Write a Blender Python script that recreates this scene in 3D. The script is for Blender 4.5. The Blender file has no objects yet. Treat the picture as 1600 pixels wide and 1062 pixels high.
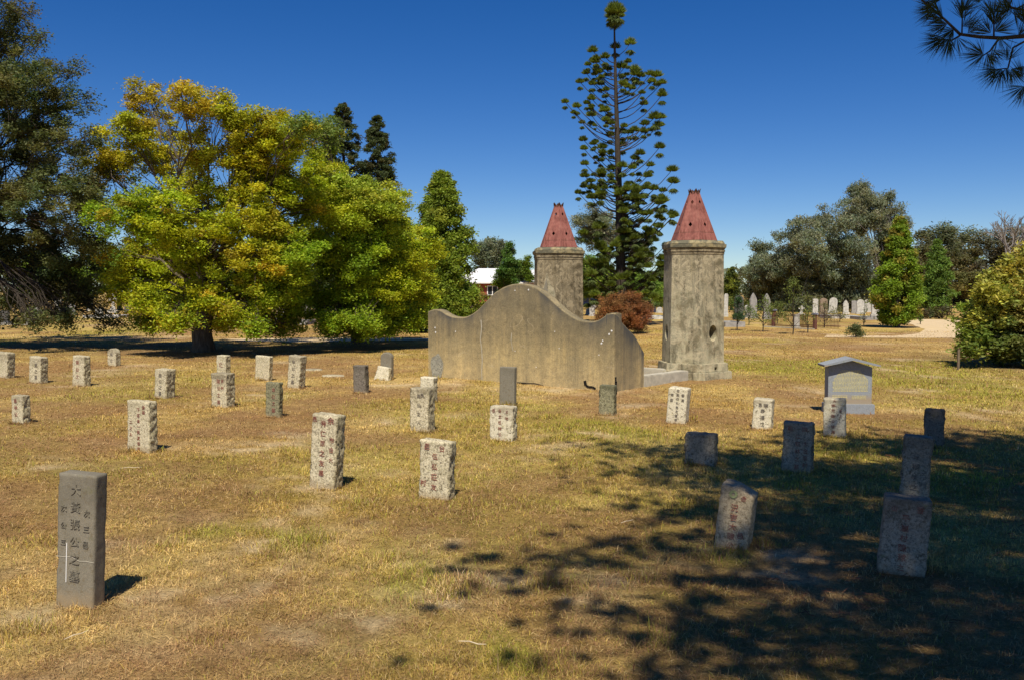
import bpy, bmesh, math, random
import numpy as np
from mathutils import Vector, Matrix

S = bpy.context.scene
R = math.radians
rng = np.random.default_rng(11)
random.seed(11)

# ------------------------------------------------------------------ camera, sky, sun
F = 1400.0; CX, CY = 800.0, 531.0; HZ = 455.0; CAMH = 1.7
PITCH = math.atan((CY - HZ) / F)
cam_d = bpy.data.cameras.new('camera'); cam = bpy.data.objects.new('camera', cam_d)
S.collection.objects.link(cam); S.camera = cam
cam.location = (0, 0, CAMH); cam.rotation_euler = (math.pi / 2 - PITCH, 0, 0)
cam_d.sensor_fit = 'HORIZONTAL'; cam_d.sensor_width = 36; cam_d.lens = 36 * F / 1600
cam_d.clip_start = 0.05; cam_d.clip_end = 6000

SUN_EL = R(57); TRAVEL = Vector((0.05, 1.0)).normalized()      # the way shadows run on the ground
to_sun = Vector((-TRAVEL.x * math.cos(SUN_EL), -TRAVEL.y * math.cos(SUN_EL), math.sin(SUN_EL)))
w = bpy.data.worlds.new('World'); S.world = w; w.use_nodes = True
nt = w.node_tree; nt.nodes.clear()
sky = nt.nodes.new('ShaderNodeTexSky'); sky.sky_type = 'NISHITA'; sky.sun_disc = False
sky.sun_elevation = SUN_EL; sky.sun_rotation = math.atan2(to_sun.x, to_sun.y)
sky.altitude = 500; sky.air_density = 0.8; sky.dust_density = 0.15; sky.ozone_density = 3.5
hs = nt.nodes.new('ShaderNodeHueSaturation'); hs.inputs['Saturation'].default_value = 1.36
hs.inputs['Hue'].default_value = 0.512
bg = nt.nodes.new('ShaderNodeBackground'); bg.inputs['Strength'].default_value = 0.08
wo = nt.nodes.new('ShaderNodeOutputWorld')
nt.links.new(sky.outputs[0], hs.inputs['Color']); nt.links.new(hs.outputs[0], bg.inputs[0]); nt.links.new(bg.outputs[0], wo.inputs[0])
sd = bpy.data.lights.new('sun', 'SUN'); sd.energy = 4.9; sd.angle = R(0.53); sd.color = (1.0, 0.91, 0.76)
so = bpy.data.objects.new('sun', sd); S.collection.objects.link(so)
so.rotation_euler = to_sun.to_track_quat('Z', 'Y').to_euler()
S.view_settings.view_transform = 'Standard'; S.view_settings.look = 'None'
S.view_settings.exposure = 0.26; S.view_settings.gamma = 1.0
S.cycles.max_bounces = 6; S.cycles.diffuse_bounces = 3; S.cycles.transmission_bounces = 4
S.cycles.glossy_bounces = 2; S.cycles.transparent_max_bounces = 4

# ------------------------------------------------------------------ photo pixel -> place
def ray(u, v):
    x = (u - CX) / F; y = -(v - CY) / F; z = -1.0
    c, s = math.cos(PITCH), math.sin(PITCH)
    return Vector((x, c - s * (-y) * -1 if False else c + y * s, y * c - s))
def gp(u, v, h=0.0):                     # point on the ground seen at (u, v)
    d = ray(u, v); t = (h - CAMH) / d.z
    return Vector((d.x * t, d.y * t, h))
def at(u, v, Y):                         # point at distance Y
    d = ray(u, v); t = Y / d.y
    return Vector((d.x * t, Y, CAMH + d.z * t))
def px(Y): return Y / F                  # metres per photo pixel

# ------------------------------------------------------------------ noise
def _h(ix, iy, iz, seed):
    n = (ix.astype(np.int64) * 374761393 + iy.astype(np.int64) * 668265263 + iz.astype(np.int64) * 2147483647 + seed * 974634777) & 0xFFFFFFFF
    n = (n ^ (n >> 13)) * 1274126177 & 0xFFFFFFFF
    n = (n ^ (n >> 16)) * 2246822519 & 0xFFFFFFFF
    return ((n ^ (n >> 15)) & 0xFFFFFF) / float(0xFFFFFF)
def vnoise(x, y, z=None, seed=0):
    x = np.asarray(x, float); y = np.asarray(y, float); z = np.zeros_like(x) if z is None else np.asarray(z, float)
    ix, iy, iz = np.floor(x), np.floor(y), np.floor(z)
    fx, fy, fz = x - ix, y - iy, z - iz
    fx, fy, fz = [t * t * (3 - 2 * t) for t in (fx, fy, fz)]
    r = 0
    for dz in (0, 1):
        wz = fz if dz else 1 - fz
        if dz and not np.any(fz): continue
        for dy in (0, 1):
            wy = fy if dy else 1 - fy
            for dx in (0, 1):
                wx = fx if dx else 1 - fx
                r = r + wx * wy * wz * _h(ix + dx, iy + dy, iz + dz, seed)
    return r
def fbm(x, y, z=None, seed=0, o=4):
    r = 0; a = .5; t = 0
    x = np.asarray(x, float); y = np.asarray(y, float)
    for k in range(o):
        f = 2.03 ** k
        r = r + a * vnoise(x * f + 17.3 * k, y * f - 9.1 * k, None if z is None else np.asarray(z, float) * f, seed + k)
        t += a; a *= .5
    return r / t
def sst(a, b, x):
    t = np.clip((x - a) / (b - a), 0, 1); return t * t * (3 - 2 * t)
def gz(x, y):
    x = np.asarray(x, float); y = np.asarray(y, float)
    d = np.hypot(x, y)
    z = .05 * (fbm(x / 5, y / 5, seed=3, o=2) - .5) + .03 * (fbm(x / .7, y / .7, seed=5, o=3) - .5)
    return z * (1 - sst(20, 29, d))
def gzf(x, y): return float(gz(x, y))

# ------------------------------------------------------------------ materials
def mat(name):
    m = bpy.data.materials.new(name); m.use_nodes = True
    n = m.node_tree; b = n.nodes['Principled BSDF']; b.inputs['Specular IOR Level'].default_value = .25
    return m, n, b
def N(n, t, **k):
    o = n.nodes.new(t)
    for a, v in k.items():
        if a in o.inputs: o.inputs[a].default_value = v
        else: setattr(o, a, v)
    return o
def ramp(n, src, stops):
    r = n.nodes.new('ShaderNodeValToRGB'); e = r.color_ramp.elements
    while len(e) < len(stops): e.new(.5)
    for i, (p, c) in enumerate(stops):
        e[i].position = p; e[i].color = (*c, 1) if len(c) == 3 else c
    n.links.new(src, r.inputs[0]); return r.outputs[0]
def noise(n, vec, scale, detail=4, rough=.6, dist=0):
    o = n.nodes.new('ShaderNodeTexNoise'); o.inputs['Scale'].default_value = scale
    o.inputs['Detail'].default_value = detail; o.inputs['Roughness'].default_value = rough; o.inputs['Distortion'].default_value = dist
    if vec is not None: n.links.new(vec, o.inputs['Vector'])
    return o.outputs['Fac']
def mixc(n, fac, a, b, mode='MIX'):
    o = n.nodes.new('ShaderNodeMix'); o.data_type = 'RGBA'; o.blend_type = mode
    for s, v in ((0, fac), (6, a), (7, b)):
        if isinstance(v, (int, float)): o.inputs[s].default_value = v
        elif isinstance(v, tuple): o.inputs[s].default_value = (*v, 1)
        else: n.links.new(v, o.inputs[s])
    return o.outputs[2]
def math_(n, op, a, b=0.5, clamp=False):
    o = n.nodes.new('ShaderNodeMath'); o.operation = op; o.use_clamp = clamp
    for s, v in ((0, a), (1, b)):
        if isinstance(v, (int, float)): o.inputs[s].default_value = v
        else: n.links.new(v, o.inputs[s])
    return o.outputs[0]
def bump(n, b, h, strength=.5, dist=.01):
    o = n.nodes.new('ShaderNodeBump'); o.inputs['Strength'].default_value = strength; o.inputs['Distance'].default_value = dist
    n.links.new(h, o.inputs['Height']); n.links.new(o.outputs[0], b.inputs['Normal'])
def mapping(n, kind='Object', scale=(1, 1, 1)):
    t = n.nodes.new('ShaderNodeTexCoord'); m = n.nodes.new('ShaderNodeMapping'); m.inputs['Scale'].default_value = scale
    n.links.new(t.outputs[kind], m.inputs[0]); return m.outputs[0]

def flat_mat(name, c, rough=.8, metal=0, var=.15, sc=6):
    m, n, b = mat(name); v = mapping(n)
    f = noise(n, v, sc, 5)
    hi = tuple(min(1, x * (1 + var)) for x in c); lo = tuple(x * (1 - var) for x in c)
    n.links.new(ramp(n, f, [(.3, lo), (.7, hi)]), b.inputs['Base Color'])
    b.inputs['Roughness'].default_value = rough; b.inputs['Metallic'].default_value = metal
    return m
def leaf_mat(name, trans=.42, rough=.6, spec=.25):
    m, n, b = mat(name)
    a = n.nodes.new('ShaderNodeAttribute'); a.attribute_name = 'Col'
    n.links.new(a.outputs['Color'], b.inputs['Base Color']); b.inputs['Roughness'].default_value = rough
    b.inputs['Specular IOR Level'].default_value = spec
    tr = n.nodes.new('ShaderNodeBsdfTranslucent'); n.links.new(mixc(n, 1.0, a.outputs['Color'], (1.0, 1.0, .55), 'MULTIPLY'), tr.inputs[0])
    mx = n.nodes.new('ShaderNodeMixShader'); mx.inputs[0].default_value = trans
    n.links.new(b.outputs[0], mx.inputs[1]); n.links.new(tr.outputs[0], mx.inputs[2])
    n.links.new(mx.outputs[0], n.nodes['Material Output'].inputs[0])
    return m
M = {}
M['leaf'] = leaf_mat('foliage')
M['grass'] = leaf_mat('grass_blade', .25, .7, .1)
M['needle'] = leaf_mat('pine_needle', .12, .5, .2)
def bark(name, c1, c2, sc=14):
    m, n, b = mat(name); v = mapping(n, 'Object', (1, 1, .25)); f = noise(n, v, sc, 6, .7)
    n.links.new(ramp(n, f, [(.3, c1), (.7, c2)]), b.inputs['Base Color']); b.inputs['Roughness'].default_value = .95
    bump(n, b, f, .9, .03); return m
M['bark'] = bark('bark', (.05, .038, .028), (.2, .16, .12))
M['bark_dark'] = bark('bark_dark', (.025, .02, .016), (.08, .065, .05))
M['bark_grey'] = bark('bark_grey', (.12, .11, .1), (.32, .29, .26))

# ground
m, n, b = mat('dry_lawn'); M['ground'] = m
a = n.nodes.new('ShaderNodeAttribute'); a.attribute_name = 'Col'
v = mapping(n, 'Object')
f1 = noise(n, v, 9, 8, .75); f2 = noise(n, v, 60, 5, .8); f3 = noise(n, v, 1.6, 6, .7)
c = mixc(n, 1.0, a.outputs['Color'], ramp(n, f1, [(.28, (.62, .58, .52)), (.55, (1, 1, 1)), (.8, (1.35, 1.32, 1.25))]), 'MULTIPLY')
c = mixc(n, 1.0, c, ramp(n, f2, [(.3, (.55, .55, .55)), (.5, (1, 1, 1)), (.72, (1.5, 1.45, 1.35))]), 'MULTIPLY')
c = mixc(n, 1.0, c, ramp(n, f3, [(.3, (.85, .88, .82)), (.7, (1.15, 1.12, 1.1))]), 'MULTIPLY')
n.links.new(c, b.inputs['Base Color']); b.inputs['Roughness'].default_value = 1; b.inputs['Specular IOR Level'].default_value = .05
bump(n, b, math_(n, 'ADD', f1, f2), .8, .03)
# path
m, n, b = mat('gravel_path'); M['path'] = m
v = mapping(n, 'Object'); f1 = noise(n, v, 1.2, 8, .7); f2 = noise(n, v, 30, 3, .7)
c = mixc(n, .5, ramp(n, f1, [(.3, (.5, .37, .2)), (.7, (.66, .52, .31))]), ramp(n, f2, [(.3, (.45, .34, .2)), (.7, (.72, .57, .36))]))
n.links.new(c, b.inputs['Base Color']); b.inputs['Roughness'].default_value = 1

def granite(name, base, dark, lich, bumpd=.006, spk=62, pk=.3):
    m, n, b = mat(name); v = mapping(n, 'Object')
    info = n.nodes.new('ShaderNodeObjectInfo')
    add = n.nodes.new('ShaderNodeVectorMath'); add.operation = 'ADD'
    comb = n.nodes.new('ShaderNodeCombineXYZ'); r = math_(n, 'MULTIPLY', info.outputs['Random'], 40)
    n.links.new(r, comb.inputs[0]); n.links.new(r, comb.inputs[1]); n.links.new(v, add.inputs[0]); n.links.new(comb.outputs[0], add.inputs[1]); v = add.outputs[0]
    sp = noise(n, v, spk, 3, .9); bl = noise(n, v, 7, 6, .7); pit = noise(n, v, 38, 4, .7)
    c = ramp(n, sp, [(.38, dark), (.48, base), (.64, tuple(min(.85, x * 1.35) for x in base))])
    c = mixc(n, ramp(n, bl, [(.5, (0, 0, 0)), (.72, (.75, .75, .75))]), c, lich)
    c = mixc(n, 1.0, c, ramp(n, pit, [(.34, (pk, pk * .93, pk * .8)), (.47, (1, 1, 1))]), 'MULTIPLY')
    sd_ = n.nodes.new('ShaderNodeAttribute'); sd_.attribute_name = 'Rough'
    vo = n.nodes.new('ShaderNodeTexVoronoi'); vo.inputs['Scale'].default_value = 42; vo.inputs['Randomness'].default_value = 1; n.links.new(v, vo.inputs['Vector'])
    c = mixc(n, math_(n, 'MULTIPLY', sd_.outputs['Fac'], .85), c, mixc(n, 1.0, c, ramp(n, math_(n, 'ADD', vo.outputs['Distance'], math_(n, 'MULTIPLY', sp, .5)), [(.42, (.2, .18, .14)), (.8, (.8, .78, .7))]), 'MULTIPLY'))  # rough pitted sides, with their shade also darkened into the colour
    gen = n.nodes.new('ShaderNodeTexCoord'); sg = n.nodes.new('ShaderNodeSeparateXYZ'); n.links.new(gen.outputs['Generated'], sg.inputs[0])
    big = noise(n, v, 4.5, 6, .75, .5)
    tp_ = math_(n, 'MULTIPLY', ramp(n, math_(n, 'ADD', sg.outputs[2], math_(n, 'MULTIPLY', math_(n, 'SUBTRACT', big, .5), 1.5)), [(.7, (0, 0, 0)), (1.0, (1, 1, 1))]), math_(n, 'MULTIPLY', info.outputs['Random'], .8))
    c = mixc(n, tp_, c, tuple(q * .75 for q in dark))
    bs_ = ramp(n, math_(n, 'ADD', sg.outputs[2], math_(n, 'MULTIPLY', math_(n, 'SUBTRACT', big, .5), .25)), [(.1, (.7, .7, .7)), (.24, (0, 0, 0))])
    c = mixc(n, bs_, c, (.34, .25, .14))
    ly = noise(n, v, 16, 5, .7, .4); c = mixc(n, ramp(n, ly, [(.6, (0, 0, 0)), (.68, (.6, .6, .6))]), c, tuple(q * f_ for q, f_ in zip(base, (.72, .76, .5))))
    n.links.new(c, b.inputs['Base Color']); b.inputs['Roughness'].default_value = .95
    bump(n, b, math_(n, 'ADD', pit, sp), .8, bumpd); return m
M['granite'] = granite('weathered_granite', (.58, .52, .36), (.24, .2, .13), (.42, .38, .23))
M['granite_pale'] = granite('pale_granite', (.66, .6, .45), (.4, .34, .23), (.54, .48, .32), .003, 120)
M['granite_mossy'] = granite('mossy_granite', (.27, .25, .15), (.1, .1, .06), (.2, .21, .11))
M['granite_grey'] = granite('grey_granite', (.35, .3, .215), (.17, .148, .105), (.25, .22, .15), .005, 62, .5)  # darker copy of the granite; pine shade partly put into its colour
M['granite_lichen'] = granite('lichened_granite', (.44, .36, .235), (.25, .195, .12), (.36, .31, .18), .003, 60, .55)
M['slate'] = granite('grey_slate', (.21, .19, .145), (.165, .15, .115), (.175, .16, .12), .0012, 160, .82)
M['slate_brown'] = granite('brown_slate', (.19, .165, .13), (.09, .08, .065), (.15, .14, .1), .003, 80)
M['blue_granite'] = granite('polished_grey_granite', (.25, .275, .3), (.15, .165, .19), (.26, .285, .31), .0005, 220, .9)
M['headstone_white'] = flat_mat('white_marble', (.48, .47, .43), .6, 0, .35, 5)
M['headstone_grey'] = flat_mat('grey_stone', (.3, .29, .27), .8, 0, .3, 5)
M['headstone_dark'] = flat_mat('dark_stone', (.1, .095, .09), .6, 0, .3, 5)
M['headstone_brown'] = flat_mat('brown_stone', (.27, .2, .14), .8, 0, .3, 5)
def paint(name, c, stone):
    m, n, b = mat(name); v = mapping(n, 'Object'); f = noise(n, v, 45, 3, .7)
    n.links.new(ramp(n, f, [(.42, c), (.66, stone)]), b.inputs['Base Color']); b.inputs['Roughness'].default_value = .9; return m
M['red_paint'] = paint('faded_red_paint', (.25, .08, .055), (.36, .24, .17))
M['dark_paint'] = paint('worn_dark_paint', (.13, .105, .08), (.34, .3, .23))
M['cut_slate'] = paint('cut_letter_shade', (.115, .102, .078), (.25, .23, .175))
M['gold'] = flat_mat('gilt_letter', (.64, .56, .22), .6, 0, .15, 20)
M['white_paint'] = flat_mat('white_paint', (.8, .8, .78), .6, 0, .05)
M['black'] = flat_mat('soot_black', (.012, .011, .01), 1)
M['iron'] = flat_mat('rusty_iron', (.09, .045, .03), .8, .2, .4, 20)
M['straw'] = flat_mat('bleached_twig', (.62, .52, .36), .9, 0, .2, 20); M['wood'] = flat_mat('weathered_wood', (.16, .12, .08), .9, 0, .3, 20)

# render of the altar wall
m, n, b = mat('stained_render'); M['render'] = m
v = mapping(n, 'Object'); vs = mapping(n, 'Object', (1, 1, .08)); sep = n.nodes.new('ShaderNodeSeparateXYZ'); n.links.new(v, sep.inputs[0])
st = noise(n, vs, 7, 7, .7, .3); st2 = noise(n, vs, 1.9, 4, .6, .2); bl = noise(n, v, 2.2, 7, .65); fine = noise(n, v, 45, 4, .7)
zz = math_(n, 'ADD', math_(n, 'MULTIPLY', sep.outputs[2], .62), math_(n, 'MULTIPLY', math_(n, 'SUBTRACT', bl, .5), .75))
c = ramp(n, zz, [(.1, (.5, .4, .225)), (.36, (.42, .34, .19)), (.6, (.29, .24, .145)), (.95, (.26, .22, .14))])
c = mixc(n, 1.0, c, ramp(n, st, [(.33, (.82, .83, .85)), (.55, (1, 1, 1)), (.75, (1.16, 1.11, 1.0))]), 'MULTIPLY')
c = mixc(n, 1.0, c, ramp(n, fine, [(.3, (.72, .72, .72)), (.7, (1.2, 1.2, 1.18))]), 'MULTIPLY')
c = mixc(n, 1.0, c, ramp(n, bl, [(.35, (.8, .81, .8)), (.65, (1.18, 1.15, 1.06))]), 'MULTIPLY')
md_ = noise(n, v, 8, 8, .8, .8); c = mixc(n, 1.0, c, ramp(n, md_, [(.36, (.72, .72, .72)), (.5, (1, 1, 1)), (.66, (1.22, 1.2, 1.14))]), 'MULTIPLY')
thin = noise(n, mapping(n, 'Object', (1, 1, .035)), 26, 4, .7, .15); c = mixc(n, 1.0, c, ramp(n, thin, [(.3, (.86, .86, .88)), (.45, (1, 1, 1)), (.7, (1.08, 1.07, 1.03))]), 'MULTIPLY')
wn = noise(n, v, 1.3, 3, .6, 1.2); hair = math_(n, 'ABSOLUTE', math_(n, 'SUBTRACT', wn, .5)); c = mixc(n, ramp(n, hair, [(.0, (.6, .6, .6)), (.004, (0, 0, 0))]), c, (.5, .42, .27))
c = mixc(n, 1.0, c, ramp(n, st2, [(.35, (.75, .76, .78)), (.62, (1.12, 1.1, 1.05))]), 'MULTIPLY')
zt = n.nodes.new('ShaderNodeAttribute'); zt.attribute_name = 'Top'          # damp staining along the coping; the return's shade is painted in too
gr = math_(n, 'MULTIPLY', zt.outputs['Fac'], ramp(n, noise(n, vs, 3, 5, .7), [(.35, (.15, .15, .15)), (.6, (1, 1, 1))]))
c = mixc(n, gr, c, (.09, .088, .08))
n.links.new(c, b.inputs['Base Color']); b.inputs['Roughness'].default_value = .95; bump(n, b, math_(n, 'ADD', fine, bl), .5, .008)
# towers
def tower_mat(name, base, warm):
    m, n, b = mat(name)
    v = mapping(n, 'Object'); vs = mapping(n, 'Object', (1, 1, .1))
    st = noise(n, vs, 9, 7, .7, .4); bl = noise(n, v, 3.2, 9, .7, .6); fine = noise(n, v, 55, 4, .75); pat = noise(n, v, 7, 8, .75, 1.0)
    sep = n.nodes.new('ShaderNodeSeparateXYZ'); n.links.new(v, sep.inputs[0])
    zz = math_(n, 'ADD', math_(n, 'MULTIPLY', sep.outputs[2], .3), math_(n, 'MULTIPLY', math_(n, 'SUBTRACT', bl, .5), 1.3))
    c = ramp(n, zz, [(.0, base), (.4, tuple(x * .85 for x in base)), (.75, warm), (1., tuple(x * .6 for x in warm))])
    c = mixc(n, 1.0, c, ramp(n, st, [(.34, (.36, .35, .33)), (.48, (.92, .92, .92)), (.72, (1.35, 1.32, 1.2))]), 'MULTIPLY')
    c = mixc(n, ramp(n, pat, [(.5, (0, 0, 0)), (.54, (.75, .75, .75))]), c, tuple(min(.6, x * 1.6) for x in warm))
    c = mixc(n, 1.0, c, ramp(n, bl, [(.38, (.5, .48, .44)), (.54, (1.08, 1.08, 1.08))]), 'MULTIPLY')
    c = mixc(n, 1.0, c, ramp(n, fine, [(.3, (.75, .75, .75)), (.6, (1.08, 1.08, 1.08))]), 'MULTIPLY')
    n.links.new(c, b.inputs['Base Color']); b.inputs['Roughness'].default_value = .95; bump(n, b, math_(n, 'ADD', pat, fine), .6, .01); return m
M['tower'] = tower_mat('stained_plaster', (.42, .385, .26), (.29, .25, .165))
M['tower_dark'] = tower_mat('dark_stained_plaster', (.27, .225, .145), (.23, .19, .12))
m, n, b = mat('lichened_cornice'); M['cornice'] = m
v = mapping(n, 'Object'); p = noise(n, v, 9, 6, .7); q = noise(n, v, 3.5, 4, .7)
n.links.new(mixc(n, ramp(n, q, [(.42, (0, 0, 0)), (.56, (1, 1, 1))]), ramp(n, p, [(.3, (.3, .25, .13)), (.7, (.5, .42, .24))]), ramp(n, p, [(.3, (.1, .095, .07)), (.7, (.2, .185, .12))])), b.inputs['Base Color'])
b.inputs['Roughness'].default_value = .95; bump(n, b, p, .6, .01)
m, n, b = mat('faded_red_metal'); M['spire'] = m
v = mapping(n, 'Object'); p = noise(n, v, 4, 8, .7, .5); q = noise(n, mapping(n, 'Object', (1, 1, .3)), 22, 5, .7); stk = noise(n, mapping(n, 'Object', (1, 1, .12)), 14, 6, .75, .3)
c = mixc(n, .35, ramp(n, p, [(.3, (.17, .05, .042)), (.55, (.29, .1, .082)), (.75, (.34, .145, .115))]), ramp(n, q, [(.3, (.19, .06, .05)), (.7, (.38, .19, .14))]))
c = mixc(n, 1.0, c, ramp(n, stk, [(.34, (.5, .42, .38)), (.52, (1, 1, 1)), (.75, (1.2, 1.3, 1.3))]), 'MULTIPLY')
n.links.new(c, b.inputs['Base Color']); b.inputs['Roughness'].default_value = .75; bump(n, b, q, .3, .004)
m, n, b = mat('red_brick'); M['brick'] = flat_mat('red_brickwork', (.27, .075, .045), .9, 0, .35, 30)
br = n.nodes.new('ShaderNodeTexBrick'); br.inputs['Scale'].default_value = 4; br.inputs['Mortar Size'].default_value = .008
br.inputs['Color1'].default_value = (.3, .08, .05, 1); br.inputs['Color2'].default_value = (.2, .06, .04, 1); br.inputs['Mortar'].default_value = (.3, .25, .2, 1)
n.links.new(mapping(n, 'Object'), br.inputs[0]); n.links.new(br.outputs[0], b.inputs['Base Color']); b.inputs['Roughness'].default_value = .9
M['roof'] = flat_mat('pale_metal_roof', (.7, .7, .71), .5, 0, .05)
M['cream'] = flat_mat('cream_wall', (.62, .6, .52), .8, 0, .06)
M['navy'] = flat_mat('navy_paint', (.015, .02, .045), .3, .3, .1); M['glass'] = flat_mat('dark_glass', (.03, .035, .04), .1, 0, .05)
M['rubber'] = flat_mat('rubber', (.02, .02, .02), .9); M['green_paint'] = flat_mat('green_paint', (.02, .09, .05), .6)
M['red_sheet'] = flat_mat('red_sheet', (.35, .05, .05), .6); M['concrete'] = flat_mat('pale_concrete', (.44, .41, .33), .95, 0, .22, 8)
M['pier'] = flat_mat('old_brick', (.13, .055, .04), .9, 0, .3, 20); M['cap'] = flat_mat('blue_grey_cap', (.16, .17, .23), .8, 0, .2)

# ------------------------------------------------------------------ object helpers
def link(o): S.collection.objects.link(o); return o
def np_mesh(name, verts, faces_idx, sizes, mats, parent=None, loc=None, col=None, smooth=False):
    me = bpy.data.meshes.new(name); nv = len(verts)
    me.vertices.add(nv); me.vertices.foreach_set('co', np.asarray(verts, np.float32).ravel())
    fi = np.asarray(faces_idx, np.int32).ravel(); me.loops.add(len(fi)); me.loops.foreach_set('vertex_index', fi)
    sizes = np.asarray(sizes, np.int32); st = np.concatenate([[0], np.cumsum(sizes)[:-1]]).astype(np.int32)
    me.polygons.add(len(sizes)); me.polygons.foreach_set('loop_start', st)
    if smooth: me.polygons.foreach_set('use_smooth', np.ones(len(sizes), bool))
    if col is not None:
        at_ = me.attributes.new('Col', 'FLOAT_COLOR', 'POINT'); c4 = np.ones((nv, 4), np.float32); c4[:, :3] = col
        at_.data.foreach_set('color', c4.ravel())
    me.update(calc_edges=True); me.validate()
    me.materials.append(mats)
    o = link(bpy.data.objects.new(name, me))
    if parent is not None: o.parent = parent
    if loc is not None: o.location = loc
    return o
class MB:
    def __init__(s): s.v = []; s.f = []
    def add(s, vs, fs):
        k = len(s.v); s.v += [tuple(x) for x in vs]; s.f += [tuple(i + k for i in f) for f in fs]
    def box(s, x0, x1, y0, y1, z0, z1):
        s.add([(x0, y0, z0), (x1, y0, z0), (x1, y1, z0), (x0, y1, z0), (x0, y0, z1), (x1, y0, z1), (x1, y1, z1), (x0, y1, z1)],
              [(0, 3, 2, 1), (4, 5, 6, 7), (0, 1, 5, 4), (1, 2, 6, 5), (2, 3, 7, 6), (3, 0, 4, 7)])
    def tube(s, P, Rr, n=7, cap=True):
        P = [Vector(p) for p in P]; k0 = len(s.v); prev = None
        for i, p in enumerate(P):
            t = (P[min(i + 1, len(P) - 1)] - P[max(i - 1, 0)])
            t = t.normalized() if t.length > 1e-9 else Vector((0, 0, 1))
            a_ = prev if prev is not None else (Vector((1, 0, 0)) if abs(t.x) < .8 else Vector((0, 1, 0)))
            u_ = (a_ - t * a_.dot(t)).normalized(); prev = u_; w_ = t.cross(u_)
            for j in range(n):
                an = 2 * math.pi * j / n; q = p + (u_ * math.cos(an) + w_ * math.sin(an)) * Rr[i]; s.v.append((q.x, q.y, q.z))
        for i in range(len(P) - 1):
            for j in range(n):
                a0 = k0 + i * n + j; a1 = k0 + i * n + (j + 1) % n; s.f.append((a0, a1, a1 + n, a0 + n))
        if cap: s.f.append(tuple(k0 + (len(P) - 1) * n + j for j in range(n)))
    def prism(s, poly, z0, z1, poly2=None):
        n = len(poly); p2 = poly2 or poly
        s.add([(x, y, z0) for x, y in poly] + [(x, y, z1) for x, y in p2],
              [tuple(range(n - 1, -1, -1)), tuple(range(n, 2 * n))] + [(i, (i + 1) % n, (i + 1) % n + n, i + n) for i in range(n)])
    def build(s, name, m, parent=None, smooth=False, bevel=0, loc=None):
        me = bpy.data.meshes.new(name); me.from_pydata(s.v, [], s.f); me.update()
        if bevel:
            bm = bmesh.new(); bm.from_mesh(me); bmesh.ops.remove_doubles(bm, verts=bm.verts, dist=1e-5)
            bmesh.ops.bevel(bm, geom=bm.edges[:], offset=bevel, segments=2, affect='EDGES', clamp_overlap=True); bm.to_mesh(me); bm.free()
        if smooth:
            for p_ in me.polygons: p_.use_smooth = True
        me.materials.append(m); o = link(bpy.data.objects.new(name, me))
        if parent is not None: o.parent = parent
        if loc is not None: o.location = loc
        return o
def tag(o, label=None, cat=None, group=None, kind=None):
    if label: o['label'] = label
    if cat: o['category'] = cat
    if group: o['group'] = group
    if kind: o['kind'] = kind
    return o
def empty(name, loc, rz=0.0, label=None, cat=None, group=None):
    o = link(bpy.data.objects.new(name, None)); o.location = loc; o.rotation_euler = (0, 0, rz); o.empty_display_size = .2
    return tag(o, label, cat, group)
def copy_tree(o, parent=None):
    c_ = o.copy(); S.collection.objects.link(c_); c_.parent = parent
    for ch in o.children: copy_tree(ch, c_)
    return c_

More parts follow.
